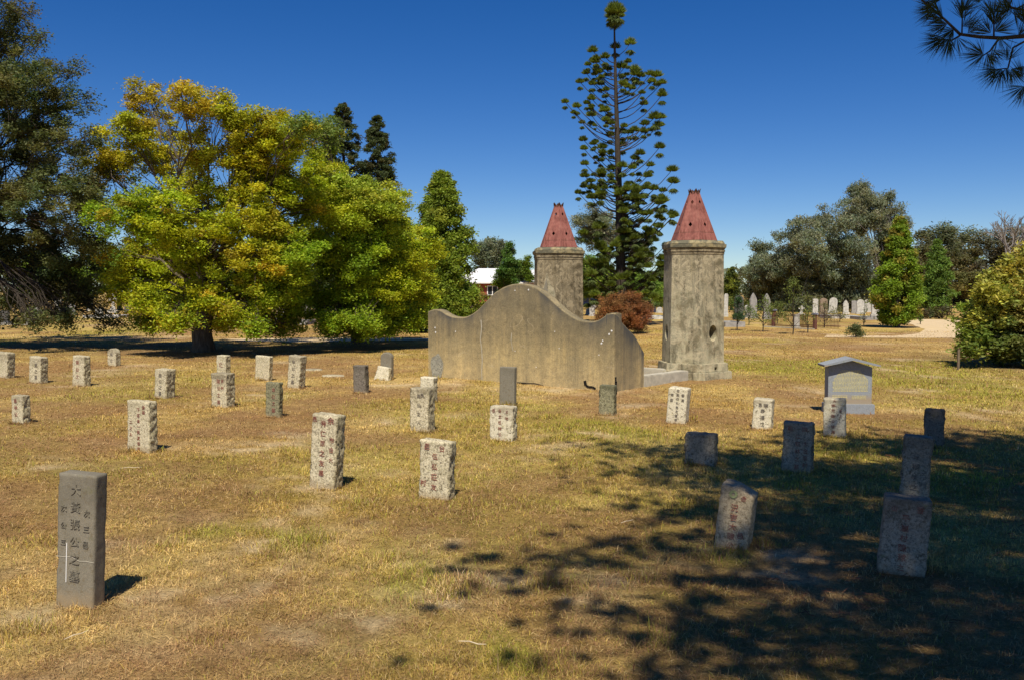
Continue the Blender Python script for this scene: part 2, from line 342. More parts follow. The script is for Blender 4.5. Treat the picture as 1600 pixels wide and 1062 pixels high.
# ------------------------------------------------------------------ lawn colours: green / brown / sand patches
PATCH = []     # (x, y, rx, ry, kind, strength)
def patch(u, v, wu, wv, kind, s=1.0):
    p0 = gp(u, v); a0 = gp(u + wu, v); f0 = gp(u, v - wv); f1 = gp(u, v + wv)
    PATCH.append((p0.x, (f0.y + f1.y) / 2, abs(a0.x - p0.x), abs(f0.y - f1.y) / 2, kind, s))
for q_ in [(1400, 585, 260, 22, 'g', .85), (1220, 574, 90, 8, 'g', 1.1), (1500, 610, 120, 30, 'g', .8), (930, 680, 90, 16, 'g', .9), (1330, 710, 130, 18, 'g', 1), (1500, 760, 130, 30, 'g', .7),
           (715, 915, 45, 28, 'g', 1.3), (460, 852, 60, 22, 'g', .9), (290, 858, 70, 25, 'g', .8), (1230, 770, 80, 22, 'g', .6), (180, 520, 60, 5, 'g', 1.0), (60, 530, 60, 5, 'g', .5),
           (880, 1045, 40, 14, 'g', 1.2), (620, 640, 80, 12, 'g', .5), (850, 640, 60, 10, 'g', .6), (240, 620, 60, 10, 'g', .6), (430, 620, 60, 10, 'g', .5), (1130, 860, 40, 14, 'g', 1.0),
           (135, 948, 75, 16, 's', 2.2), (1470, 642, 110, 5, 's', 1.1), (1290, 612, 50, 8, 's', .9), (690, 600, 70, 7, 's', .8), (830, 610, 130, 6, 's', 1), (1010, 640, 40, 6, 's', .7),
           (960, 618, 60, 5, 's', .8), (985, 656, 60, 6, 's', .7), (600, 598, 60, 6, 's', .8), (1100, 585, 60, 4, 's', .8), (720, 650, 80, 5, 's', .5), (1000, 700, 100, 7, 's', .5), (330, 830, 120, 18, 's', .35),
           (560, 1000, 160, 25, 's', .35), (800, 780, 110, 12, 's', .3), (150, 600, 100, 6, 's', .5), (380, 690, 160, 10, 's', .3), (120, 527, 140, 3, 's', .8), (650, 985, 230, 45, 'b', 1.1), (380, 930, 180, 30, 'b', .9), (560, 830, 120, 14, 'b', .7), (150, 880, 120, 10, 's', .5), (690, 860, 120, 12, 'b', .6),
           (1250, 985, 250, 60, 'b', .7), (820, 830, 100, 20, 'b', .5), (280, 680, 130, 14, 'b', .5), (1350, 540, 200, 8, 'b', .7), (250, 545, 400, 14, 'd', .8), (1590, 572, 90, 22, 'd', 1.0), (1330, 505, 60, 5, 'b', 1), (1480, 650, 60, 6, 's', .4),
           (560, 506, 200, 5, 'b', .8), (1500, 1030, 200, 40, 'b', .7)]:
    patch(*q_)
C_STRAW = np.array((.62, .45, .165)); C_TAN = np.array((.46, .285, .11)); C_BROWN = np.array((.33, .19, .095)); C_OLIVE = np.array((.45, .325, .07))
C_GREEN = np.array((.32, .315, .05)); C_SAND = np.array((.7, .55, .35)); C_DARK = np.array((.13, .09, .06))
def lawn(x, y):
    """returns colour, green amount, bare amount"""
    x = np.asarray(x, float); y = np.asarray(y, float)
    wx = x + 1.2 * (fbm(x / 2, y / 2, seed=41, o=3) - .5); wy = y + 1.6 * (fbm(x / 2, y / 2, seed=42, o=3) - .5)
    g = sst(.5, .74, fbm(wx / 3.2, wy / 4.2, seed=21, o=5)) * .45
    br = sst(.42, .6, fbm(wx / 1.5, wy / 1.9, seed=22, o=5)) * 1.1
    sa = sst(.57, .72, fbm(wx / 1.4, wy / 1.7, seed=23, o=5)) * .6
    di = np.zeros_like(x)
    for (cx, cy, rx, ry, k, s) in PATCH:
        d2 = ((wx - cx) / rx) ** 2 + ((wy - cy) / max(ry, .25)) ** 2
        e = np.exp(-d2 * 1.1) * s
        if k == 'g': g = g + e
        elif k == 's': sa = sa + e
        elif k == 'b': br = br + e
        else: di = di + e  # remaining kind: dark patches with thinner grass
    sh = sst(.3, .55, fbm(x / .35, y / .35, seed=31, o=3))
    sa = sa * sst(.3, .56, fbm(x / .22, y / .22, seed=37, o=3)) * 1.15
    g = np.clip(g * (.55 + .6 * sh), 0, 1); br = np.clip(br * (1.2 - .5 * sh), 0, 1); sa = np.clip(sa * (.4 + .9 * (1 - sh)), 0, 1); di = np.clip(di, 0, 1)
    m1 = sst(.3, .7, fbm(x / .8, y / .8, seed=33, o=4))[..., None]
    c_ = C_STRAW * m1 + (C_OLIVE * .4 + C_TAN * .6) * (1 - m1)
    c_ = c_ + (C_BROWN - c_) * (br * .75)[..., None]
    c_ = c_ + (C_GREEN * .8 + C_OLIVE * .2 - c_) * (g * .78)[..., None]
    c_ = c_ + (C_SAND - c_) * (sa * .8)[..., None]
    c_ = c_ + (C_DARK - c_) * (di * .7)[..., None]
    return c_, g, sa, br, di

# ground sheet
nr, na = 500, 400
rr = np.concatenate([[0.0], .4 * (2800 / .4) ** (np.arange(nr) / (nr - 1))])
an = np.arange(na) / na * 2 * math.pi
X = (rr[1:, None] * np.cos(an)).ravel(); Yy = (rr[1:, None] * np.sin(an)).ravel()
X = np.concatenate([[0], X]); Yy = np.concatenate([[0], Yy]); Z = gz(X, Yy)
ii, jj = np.meshgrid(np.arange(nr - 1), np.arange(na), indexing='ij'); j2 = (jj + 1) % na
quads = np.stack([1 + ii * na + jj, 1 + (ii + 1) * na + jj, 1 + (ii + 1) * na + j2, 1 + ii * na + j2], -1).reshape(-1, 4)
tri = np.stack([np.zeros(na, int), 1 + np.arange(na), 1 + (np.arange(na) + 1) % na], -1)
lc = lawn(X, Yy)[0]
o = np_mesh('ground', np.stack([X, Yy, Z], -1), np.concatenate([quads.ravel(), tri.ravel()]), [4] * len(quads) + [3] * len(tri), M['ground'], col=lc * .9, smooth=True)
tag(o, kind='structure')

# gravel paths (flat far ground)
def path_poly(name, pts, h=.008):
    P = [gp(u, v) for u, v in pts]; out = []
    for i, p in enumerate(P):
        q = P[(i + 1) % len(P)]; nseg = max(2, int((q - p).length / .8))
        for k in range(nseg):
            r_ = p.lerp(q, k / nseg); jx = (float(vnoise(r_.x * .9, r_.y * .9, seed=61)) - .5)
            out.append((r_.x + jx * .5, r_.y + jx * .9, h))
    me = bpy.data.meshes.new(name); me.from_pydata(out, [], [tuple(range(len(out)))]); me.update(); me.materials.append(M['path'])
    bm = bmesh.new(); bm.from_mesh(me); bmesh.ops.triangulate(bm, faces=bm.faces[:]); bm.to_mesh(me); bm.free()
    return tag(link(bpy.data.objects.new(name, me)), kind='structure')
path_poly('path', [(1290, 524), (1400, 524.5), (1435, 521), (1445, 515), (1425, 507), (1405, 503.5), (1440, 499), (1500, 500.5), (1640, 503), (1660, 520), (1560, 528), (1440, 528.5), (1290, 526.5)])
path_poly('path', [(330, 531), (440, 528.5), (540, 528), (620, 529), (700, 528.5), (700, 531.5), (600, 533), (480, 534.5), (380, 534)], .02)

# ------------------------------------------------------------------ grass
def build_grass():
    n = 1150000
    d = np.exp(rng.uniform(math.log(2.4), math.log(42), n)); th = rng.uniform(-.72, .72, n)
    x = d * np.sin(th); y = d * np.cos(th)
    ex, ey = [], []
    for (cx, cy, rad) in STONE_FOOT:
        m_ = 420; aa = rng.uniform(0, 2 * math.pi, m_); q_ = rad * rng.uniform(1.25, 2.1, m_); ex.append(cx + np.cos(aa) * q_ * 1.25); ey.append(cy + np.sin(aa) * q_)
    tu = []
    for (u, v, n_, r_) in [(715, 912, 900, .2), (700, 930, 400, .12), (460, 850, 700, .2), (500, 840, 300, .15), (880, 1048, 700, .16), (1190, 852, 500, .1), (1030, 1000, 250, .12), (262, 855, 350, .14), (610, 870, 250, .12), (120, 760, 250, .15), (245, 705, 150, .07), (1105, 870, 350, .14), (850, 910, 300, .12),
                           (1245, 735, 250, .12), (1330, 700, 400, .3), (1130, 830, 250, .12), (560, 790, 250, .2), (60, 850, 300, .18), (330, 1000, 300, .14), (980, 740, 300, .2), (30, 990, 400, .16), (1080, 655, 200, .1), (735, 790, 200, .12), (1000, 905, 200, .1)]:
        p_ = gp(u, v); tu.append(len(ex)); ex.append(p_.x + rng.normal(0, r_ * .6, n_)); ey.append(p_.y + rng.normal(0, r_ * .6, n_))
    ntu = sum(len(ex[i_]) for i_ in tu); ne = sum(len(q_) for q_ in ex); x = np.concatenate([x] + ex); y = np.concatenate([y] + ey); n = len(x); d = np.hypot(x, y); ring = np.arange(n) >= n - ne; tft = np.arange(n) >= n - ntu
    c_, g, sa, br, di = lawn(x, y)
    clump = sst(.35, .6, fbm(x / .16, y / .16, seed=71, o=2))
    keep = tft | (rng.random(n) < np.clip((.45 + .55 * clump) * (1 - .93 * sa) * (1 - .35 * br) * (1 - .8 * di), 0.03, 1))
    for (cx, cy, rad) in STONE_FOOT:
        keep &= ~(((x - cx) ** 2 + (y - cy) ** 2) < rad * rad)
    x, y, d, g, sa, br, clump, c_, ring, tft = [q[keep] for q in (x, y, d, g, sa, br, clump, c_, ring, tft)]; n = len(x)
    flat = (rng.random(n) < (.45 + .3 * br - .25 * g)) & ~tft
    L = rng.uniform(.02, .046, n) * (1 + .7 * g * clump) * np.where(rng.random(n) < .008, 2.6, 1)
    tuft = sst(.66, .78, fbm(x / .5, y / .5, seed=73, o=3)); L = L * (1 + .6 * tuft) * np.where(tft, rng.uniform(.8, 1.9, n), np.where(ring & (rng.random(n) < .5), 1.9, 1))
    W = np.maximum(rng.uniform(.0014, .0027, n), .00062 * d)
    az = rng.uniform(0, 2 * math.pi, n); lean = np.where(flat, rng.uniform(1.1, 1.5, n), rng.uniform(.1, .85, n))
    dx, dy = np.cos(az) * np.sin(lean), np.sin(az) * np.sin(lean); dz = np.cos(lean)
    faz = az + rng.uniform(-1, 1, n) + math.pi / 2; wx, wy = np.cos(faz) * W / 2, np.sin(faz) * W / 2
    z = gz(x, y) + np.where(flat, rng.uniform(0, .012, n), -.003)
    P0 = np.stack([x, y, z], -1); Wv = np.stack([wx, wy, 0 * wx], -1); D = np.stack([dx, dy, dz], -1) * L[:, None]
    mid = P0 + D * .55; tip = P0 + D + np.stack([dx * L * .25, dy * L * .25, -.18 * L], -1)
    V = np.stack([P0 - Wv, P0 + Wv, mid + Wv * .8, mid - Wv * .8, tip], 1).reshape(-1, 3)
    V[:, 2] = np.maximum(V[:, 2], np.repeat(gz(x, y), 5) - .004)
    rnd = rng.random((n, 1)); kind = rng.random(n)
    mott = (.62 + .76 * sst(.3, .7, fbm(x / .11, y / .11, seed=75, o=2)))[:, None]; col = c_ * rng.uniform(.6, 1.4, (n, 1)) * mott
    grn = ((kind < .07 + .6 * g) | (tft & (kind < .6))) & ~flat
    col = np.where(grn[:, None], np.where((rng.random(n) < .35 + .5 * g)[:, None], C_GREEN * 1.15, C_OLIVE * 1.15) * rng.uniform(.6, 1.35, (n, 1)), col)
    str_ = rng.random(n) < .17
    col = np.where(str_[:, None] & ~grn[:, None], np.array((.66, .49, .24)) * rng.uniform(.65, 1.15, (n, 1)), col)
    dk = rng.random(n) < .16 + .3 * br
    col = np.where(dk[:, None], C_BROWN * rng.uniform(.7, 1.4, (n, 1)), col)
    col = np.repeat(col, 5, 0)
    k = np.arange(n)[:, None] * 5
    F_ = np.concatenate([k + np.array([0, 1, 2, 3]), k + np.array([3, 2, 4])], 1)
    o_ = np_mesh('grass', V, F_, np.tile([4, 3], n), M['grass'], col=col)
    tag(o_, 'short dry straw and olive lawn grass over the whole cemetery', 'grass', kind='stuff')

# ------------------------------------------------------------------ stones
CH = {}
def char_mesh(ch):
    if ch not in CH:
        cu = bpy.data.curves.new('c', 'FONT'); cu.body = ch; cu.size = 1; cu.extrude = .02; cu.resolution_u = 2; cu.offset = .002
        ob = link(bpy.data.objects.new('c', cu)); dg = bpy.context.evaluated_depsgraph_get()
        me = bpy.data.meshes.new_from_object(ob.evaluated_get(dg)); 
        V = np.array([v_.co[:] for v_ in me.vertices]).reshape(-1, 3); Fc = [tuple(p.vertices) for p in me.polygons]
        bpy.data.objects.remove(ob); bpy.data.curves.remove(cu); bpy.data.meshes.remove(me)
        if len(V):
            mn, mx = V.min(0), V.max(0); V = V - np.array([(mn[0] + mx[0]) / 2, (mn[1] + mx[1]) / 2, 0])
        CH[ch] = (V, Fc)
    return CH[ch]
def inscription(cols, front_y, mtl, parent, depth=.0055, name='inscription'):
    """cols: (text, x, z_top, char_height, pitch); characters stand on the face y = front_y"""
    mb = MB()
    for text, x0, zt, hh, pitch in cols:
        for i, ch in enumerate(text):
            if ch == ' ': continue
            V, Fc = char_mesh(ch)
            if not len(V): continue
            an_ = random.uniform(-.07, .07); s_ = hh * random.uniform(.9, 1.08); ca, sa_ = math.cos(an_), math.sin(an_)
            cx = x0 + random.uniform(-.04, .04) * hh; cz = zt - i * pitch - hh / 2
            vs_ = [(cx + (p[0] * ca - p[1] * sa_) * s_, front_y - depth * .5 - (p[2] / .02) * depth * .5 + depth * .35, cz + (p[0] * sa_ + p[1] * ca) * s_) for p in V]
            mb.add(vs_, Fc)
    return mb.build(name, mtl, parent)
def rounded_block(name, W_, T_, H_, mtl, parent, r=.012, amp=(.002, .008, .004), cell=.014, top='flat', seed=0, taper=0.0, cut=0.0):
    """block with front face at y=0, going back to +T, base below z=0; rough sides"""
    nx, ny, nz = [max(4, int(q / cell)) for q in (W_, T_, H_ + .06)]
    nx, ny, nz = min(nx, 40), min(ny, 20), min(nz, 70)
    idx = {}; V = []; Fs = []
    def vid(i, j, k):
        key = (i, j, k)
        if key not in idx: idx[key] = len(V); V.append((i / nx, j / ny, k / nz))
        return idx[key]
    for i in range(nx):
        for k in range(nz):
            Fs.append((vid(i, 0, k), vid(i + 1, 0, k), vid(i + 1, 0, k + 1), vid(i, 0, k + 1)))
            Fs.append((vid(i, ny, k), vid(i, ny, k + 1), vid(i + 1, ny, k + 1), vid(i + 1, ny, k)))
    for j in range(ny):
        for k in range(nz):
            Fs.append((vid(0, j, k), vid(0, j, k + 1), vid(0, j + 1, k + 1), vid(0, j + 1, k)))
            Fs.append((vid(nx, j, k), vid(nx, j + 1, k), vid(nx, j + 1, k + 1), vid(nx, j, k + 1)))
    for i in range(nx):
        for j in range(ny):
            Fs.append((vid(i, j, nz), vid(i + 1, j, nz), vid(i + 1, j + 1, nz), vid(i, j + 1, nz)))
    P = np.array(V); h = np.array([W_ / 2, T_ / 2, (H_ + .06) / 2]); p = (P - .5) * 2 * h
    q = np.clip(p, -(h - r), h - r); q[:, 2] = np.clip(p[:, 2], -h[2], h[2] - r); dlt = p - q
    ln = np.maximum(np.abs(dlt).max(1), 1e-9); l2 = np.maximum(np.linalg.norm(dlt, axis=1), 1e-9)
    pos = q + dlt * (ln / l2)[:, None]; nrm = dlt / l2[:, None]
    nx_ = np.abs(nrm) ** 4; nx_ /= np.maximum(nx_.sum(1, keepdims=True), 1e-9)
    s1 = fbm(pos[:, 0] * 28 + seed * 7, pos[:, 1] * 28, pos[:, 2] * 28, seed=seed, o=3) - .5
    s2 = fbm(pos[:, 0] * 6 + seed * 3, pos[:, 1] * 6, pos[:, 2] * 6, seed=seed + 9, o=2) - .5
    A = nx_[:, 0] * amp[1] + nx_[:, 1] * amp[0] + nx_[:, 2] * amp[2]
    pos = pos + nrm * (A * 3.2 * s1 + A * 1.6 * s2)[:, None]
    # chipped edges
    edge = (np.abs(nrm).max(1) < .93)
    pos = pos - nrm * (edge * np.clip(fbm(pos[:, 0] * 11, pos[:, 1] * 11, pos[:, 2] * 11 + seed, seed=seed + 4, o=2) - .55, 0, 1) * .12 * min(1, amp[1] * 160))[:, None]
    z = pos[:, 2] + h[2] - .06
    xr = pos[:, 0] / (W_ / 2)
    tt = np.clip(z / H_, 0, 1)
    if top == 'round': z = z - (tt ** 3) * W_ * .42 * (1 - np.sqrt(np.clip(1 - xr ** 2, 0, 1)))
    if top == 'slant': z = z - (tt ** 4) * .035 * (xr > -.1) * (np.clip(xr + .1, 0, 1)) - (tt ** 4) * .01 * (1 + xr)
    x_ = pos[:, 0] * (1 + taper * (1 - tt)) ; y_ = pos[:, 1] + T_ / 2
    o_ = np_mesh(name, np.stack([x_, y_, z], -1), np.array(Fs), [4] * len(Fs), mtl, parent, smooth=True)
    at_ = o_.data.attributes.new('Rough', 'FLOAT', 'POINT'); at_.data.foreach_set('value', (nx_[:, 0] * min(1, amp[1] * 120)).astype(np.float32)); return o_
STONE_FOOT = []
def stone(uL, uM, uR, vb, vt, mtl, label, yaw=25, lean=3.0, back=0.0, texts=(), tm='red_paint', amp=(.0022, .011, .005), top='flat', th=None, r=.012, seed=0, taper=.0, cat='grave marker', group='small inscribed grave stones in the dry grass', name='grave_stone'):
    FR = gp(uM, vb); d = FR.y; y_ = R(yaw)
    kL = (uL - CX) / F * FR.y / (FR.y) ; 
    def k_(u): return (u - CX) / F
    # x = k * y  (pitch keeps x proportional to depth closely enough)
    dep = lambda p: p.y * math.cos(PITCH) + (CAMH - p.z) * math.sin(PITCH)
    kk = lambda u: (u - CX) / F
    D0 = dep(FR); tx, ty = -math.cos(y_), math.sin(y_)
    Wd = (kk(uL) * D0 - FR.x) / (tx - kk(uL) * ty)
    if th is None:
        den = math.sin(y_) - kk(uR) * math.cos(y_); th = (kk(uR) * D0 - FR.x) / den if abs(den) > .04 else .15
        th = min(max(th, .09), .2)
    H_ = (vb - vt) / F * D0 / math.cos(R(lean))
    cx, cy = FR.x + tx * Wd / 2, FR.y + ty * Wd / 2
    z0 = gzf(cx, cy)
    e = empty(name, (cx, cy, z0 - .005), -y_, label, cat, group)
    e.rotation_euler = (R(back), R(lean), -y_)
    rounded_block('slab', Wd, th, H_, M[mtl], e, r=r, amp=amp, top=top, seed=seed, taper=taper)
    STONE_FOOT.append((cx + math.sin(y_) * th / 2, cy + math.cos(y_) * th / 2, min(Wd, th) * .5))
    if texts:
        cols = []
        for t in texts:
            tx_, fx, fz, fh, fp = t
            cols.append((tx_, fx * Wd, fz * H_, fh * H_, fp * H_))
        inscription(cols, -.001, M[tm], e)
    return e, Wd, H_, th
G1 = 'small inscribed grave stones in the dry grass'
# front slate slab, lower left
e, W_, H_, T_ = stone(87, 145, 157, 953, 738, 'slate', 'tall grey slate slab nearest the camera at lower left, cracked across with a white streak', yaw=11, lean=3.0, amp=(.0006, .0012, .001), r=.006, th=.1, seed=1,
      texts=[('大黃張公之墓', -.02, .93, .085, .127), ('次公三', -.32, .77, .05, .125), ('次三邑', .28, .75, .055, .115)], tm='cut_slate')
mb = MB(); mb.box(-W_ * .24, -W_ * .222, -.0025, .004, H_ * .2, H_ * .49); mb.build('white_streak', M['white_paint'], e)
mb = MB(); pts_ = [(-.5, .385), (-.3, .385), (-.1, .39), (.02, .375), (.12, .365), (.3, .37), (.5, .365)]
for (a0, b0), (a1, b1) in zip(pts_, pts_[1:]):
    mb.add([(a0 * W_, -.0022, b0 * H_), (a1 * W_, -.0022, b1 * H_), (a1 * W_, -.0022, b1 * H_ + .004), (a0 * W_, -.0022, b0 * H_ + .004)], [(0, 1, 2, 3)])
mb.build('crack', M['concrete'], e)
stone(199, 234, 247, 708, 626, 'granite', 'pale granite block with red lettering and a dark pitted side, behind the front slate slab', lean=.5, seed=2, texts=[('下福誌一黃友佳墓', .02, .87, .075, .108), ('金福', .25, .93, .08, .1), ('二之人', -.32, .62, .07, .12)])
stone(18, 36, 49, 663, 618, 'granite', 'short granite block alone at far left, nearer than the row of three', lean=.5, seed=3, texts=[('邑林公', -.1, .9, .17, .24)])
stone(45, 63, 75, 599, 557, 'granite', 'granite block with one dark round hole near its top, at left', lean=4, seed=4, texts=[('甄之墓', .1, .78, .17, .22)], tm='dark_paint')
stone(113, 131, 142, 604, 556, 'granite', 'granite block standing third from the left edge, beside the one with a hole', lean=2.5, seed=5, texts=[('劉公之', -.05, .86, .15, .23)])
stone(168, 181, 189, 572, 544, 'granite', 'small round topped stone against the tree shadow, farthest at left', lean=0, seed=6, top='round', texts=[('林公', .0, .8, .24, .34)], tm='dark_paint')
stone(-12, 11, 24, 590, 549, 'granite', 'rough granite block cut by the left edge of the photo', lean=3, seed=7)
stone(241, 259, 274, 624, 578, 'granite', 'dark topped granite block with one thin column of writing, right of the round topped stone', lean=3, seed=8, texts=[('黎公之墓', .0, .86, .14, .2)], tm='dark_paint')
stone(330, 354, 368, 637, 583, 'granite', 'wide granite block standing in front of another one, near the tree trunk', lean=.5, seed=9, texts=[('陳公之墓', -.0, .84, .13, .2), ('良村', .25, .84, .1, .2)])
stone(338, 353, 361, 598, 556, 'granite', 'narrow granite block half hidden behind a wider one below the tree trunk', lean=1, seed=10, texts=[('仁', 0, .75, .2, .2)])
stone(398, 420, 426, 596, 557, 'granite', 'granite block with dark pits on its left edge, just left of a taller one', lean=3.5, seed=11)
stone(448, 467, 477, 608, 556, 'granite', 'tall leaning granite block at the edge of the tree shadow, centre left', lean=5, seed=12, texts=[('李公之墓', -.05, .88, .13, .2)], tm='dark_paint')
stone(415, 436, 443, 653, 597, 'granite_mossy', 'thin olive grey mossy stone in front of the two granite blocks at centre left', lean=.5, seed=13, texts=[('葉公之墓', .1, .85, .12, .19)])
stone(552, 571, 574, 615, 571, 'slate_brown', 'narrow dark brown stone left of the curved altar wall', lean=-1, seed=14, th=.12)
stone(594, 611, 613, 594, 551, 'slate', 'grey slate stone with rounded top, a loose stone at its foot', lean=1, seed=15, top='round', amp=(.001, .002, .001), th=.1)
e_, W_, H_, T_ = stone(586, 604, 609, 595, 573, 'granite_pale', 'loose pale stone leaning at the foot of the round topped slate', lean=8, seed=16, taper=.25, cat='loose stone', name='loose_stone', group=None, back=-8)
stone(482, 521, 536, 767, 648, 'granite', 'tallest speckled granite block, left of centre foreground, leaning right with a dark top', lean=4, seed=17, texts=[('秀仁原之友墓', -.02, .93, .085, .132), ('邑', -.36, .97, .08, .1), ('余', .26, .99, .1, .1), ('市合大', .34, .72, .075, .13)])
stone(640, 669, 680, 677, 607, 'granite', 'tall pale granite block in front of a second one, left of centre', lean=.5, seed=18, texts=[('關公之人', .0, .87, .1, .2), ('良', .2, .9, .1, .2)], tm='dark_paint')
stone(656, 677, 684, 629, 589, 'granite_pale', 'pale granite block peeping over the tall one near the left end of the wall', lean=1, seed=19)
stone(653, 700, 711, 782, 689, 'granite', 'broad speckled granite block with faded red writing at centre foreground', lean=2.5, seed=20, texts=[('伍弘莊友', .02, .8, .115, .175), ('邑', -.25, .95, .11, .1), ('台', .25, .95, .11, .1), ('村', -.33, .33, .12, .1)])
stone(765, 801, 804, 691, 636, 'granite_pale', 'pale granite block directly in front of the dark slate slab by the wall', lean=0, seed=21, th=.13, texts=[('台之伍林公', -.05, .93, .11, .17), ('邑', -.3, .93, .13, .1), ('三社', .25, .9, .1, .18)])
stone(780, 803, 807, 636, 573, 'slate', 'plain grey slate slab standing against the middle of the curved wall', lean=.8, seed=22, amp=(.0006, .0012, .001), r=.006, th=.09)
stone(935, 959, 963, 650, 602, 'granite_mossy', 'short dark mossy stone at the right corner of the curved wall', lean=.5, seed=23, th=.13)
stone(1040, 1070, 1077, 663, 606, 'granite_pale', 'white stone with three columns of small writing in front of the low kerb', lean=4, seed=24, amp=(.001, .004, .003), texts=[('把益四利芳之墓塚', .02, .97, .08, .115), ('番禺', .29, .86, .09, .14), ('岡邑', -.28, .84, .09, .14)], tm='dark_paint')
stone(1174, 1204, 1211, 673, 625, 'granite_pale', 'small white stone with rough right edge, left of the roofed monument', lean=3, seed=25, amp=(.001, .007, .003), texts=[('泰福戊', .02, .7, .15, .22), ('邑', -.12, .88, .13, .1), ('寧', .18, .88, .14, .1)], tm='dark_paint')
stone(1286, 1321, 1325, 686, 624, 'granite_pale', 'cream stone overlapping the left foot of the roofed grey monument', lean=-1, seed=26, th=.12, amp=(.001, .005, .003), texts=[('徐元陳公墳墓', -.05, .86, .09, .135), ('大山', .02, .97, .08, .1), ('年上', .28, .72, .08, .12)])
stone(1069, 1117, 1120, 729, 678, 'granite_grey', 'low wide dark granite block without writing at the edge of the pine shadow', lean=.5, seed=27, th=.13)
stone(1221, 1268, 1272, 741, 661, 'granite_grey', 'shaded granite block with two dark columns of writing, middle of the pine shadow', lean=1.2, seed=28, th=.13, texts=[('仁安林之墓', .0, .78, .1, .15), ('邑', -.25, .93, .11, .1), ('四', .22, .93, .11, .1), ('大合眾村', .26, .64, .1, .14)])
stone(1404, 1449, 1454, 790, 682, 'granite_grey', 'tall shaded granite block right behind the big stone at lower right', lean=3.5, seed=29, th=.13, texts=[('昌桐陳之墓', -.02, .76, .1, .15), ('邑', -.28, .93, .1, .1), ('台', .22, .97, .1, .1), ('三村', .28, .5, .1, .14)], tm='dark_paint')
stone(1443, 1474, 1478, 703, 641, 'slate_brown', 'dark brown slab without writing at far right, half in the sun', lean=.3, seed=30, th=.12)
e, W_, H_, T_ = stone(1115, 1167, 1178, 861, 760, 'granite_lichen', 'short leaning stone with a pale green lichen ring and red writing', lean=6, seed=31, top='slant', amp=(.002, .004, .003), texts=[('況吉大陳公', -.02, .72, .12, .15), ('合', .22, .88, .1, .1), ('邑', .26, .3, .11, .1)])
mb = MB()
for k in range(40):
    a0 = 2 * math.pi * k / 40; a1 = 2 * math.pi * (k + 1) / 40
    r0, r1 = .011, .026 + .003 * math.sin(k * 2.1); r1b = .026 + .003 * math.sin((k + 1) * 2.1)
    cx_, cz_ = -W_ * .1, H_ * .87
    mb.add([(cx_ + math.cos(a0) * r0, -.006, cz_ + math.sin(a0) * r0), (cx_ + math.cos(a1) * r0, -.006, cz_ + math.sin(a1) * r0), (cx_ + math.cos(a1) * r1b, -.006, cz_ + math.sin(a1) * r1b), (cx_ + math.cos(a0) * r1, -.006, cz_ + math.sin(a0) * r1),
            (cx_ + math.cos(a0) * r1, .004, cz_ + math.sin(a0) * r1), (cx_ + math.cos(a1) * r1b, .004, cz_ + math.sin(a1) * r1b)], [(3, 2, 1, 0), (2, 3, 4, 5)])
mb.build('lichen_ring', flat_mat('green_lichen', (.3, .33, .15), .95, 0, .3, 60), e)
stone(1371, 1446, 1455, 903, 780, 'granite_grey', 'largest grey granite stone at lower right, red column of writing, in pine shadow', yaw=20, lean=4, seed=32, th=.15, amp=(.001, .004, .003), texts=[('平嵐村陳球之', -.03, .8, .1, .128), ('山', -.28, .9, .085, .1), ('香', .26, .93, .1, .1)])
# flat slabs in the grass
for (u, v, sz, lb) in [(487, 578, .5, 'flat weathered stone lying in the grass right of the leaning granite block'), (520, 588, .45, 'thin grey stone lying flat in the grass near the brown stone')]:
    p = gp(u, v); mb = MB(); poly = [(sz * .5 * math.cos(t) * random.uniform(.8, 1.1), sz * .3 * math.sin(t) * random.uniform(.8, 1.1)) for t in np.arange(0, 6.2, .5)]
    mb.prism(poly, -.02, .03, [(a_ * .93, b_ * .93) for a_, b_ in poly])
    tag(mb.build('flat_stone', M['granite'], bevel=.006, loc=(p.x, p.y, gzf(p.x, p.y))), lb, 'flat stone')

# ------------------------------------------------------------------ roofed grey monument
pc = gp(1328, 645); s_ = pc.y * px(1)
e = empty('roofed_monument', (pc.x, pc.y, gzf(pc.x, pc.y)), -R(4), 'polished grey granite monument with a small gabled top and gilt writing', 'monument')
k = s_ / math.cos(PITCH)
mb = MB(); mb.box(-36 * k, 37 * k, -.03, .26, -.05, 15 * k); mb.build('base', M['blue_granite'], e, bevel=.006)
mb = MB(); hw = 33.5 * k
pr = [(-hw, 15 * k), (hw, 15 * k), (hw, 73 * k), (0, 84 * k), (-hw, 73 * k)]
mb.add([(x_, .02, z_) for x_, z_ in pr] + [(x_, .2, z_) for x_, z_ in pr], [(0, 1, 2, 3, 4), (9, 8, 7, 6, 5)] + [(i, i + 5, (i + 1) % 5 + 5, (i + 1) % 5) for i in range(5)])
mb.build('tablet', M['blue_granite'], e)
mb = MB()
for sx in (-1, 1):
    q0 = [(0, 84.3 * k), (sx * 43 * k, 74 * k), (sx * 43 * k, 77 * k), (0, 88.5 * k)]
    mb.add([(x_, -.085, z_) for x_, z_ in q0] + [(x_, .27, z_) for x_, z_ in q0], [(0, 1, 2, 3), (7, 6, 5, 4)] + [(i, (i + 1) % 4, (i + 1) % 4 + 4, i + 4) for i in range(4)])
mb.build('gabled_roof', M['blue_granite'], e)
mb = MB()
for i in range(17):
    z_ = (67 - i * 2.0) * k; half = (15 + min(i, 7) * 1.75) * k
    x_ = -half * random.uniform(.9, 1)
    while x_ < half:
        L_ = random.uniform(1.2, 4.5) * k; mb.box(x_, min(x_ + L_, half), .0175, .021, z_, z_ + .8 * k); x_ += L_ + .8 * k
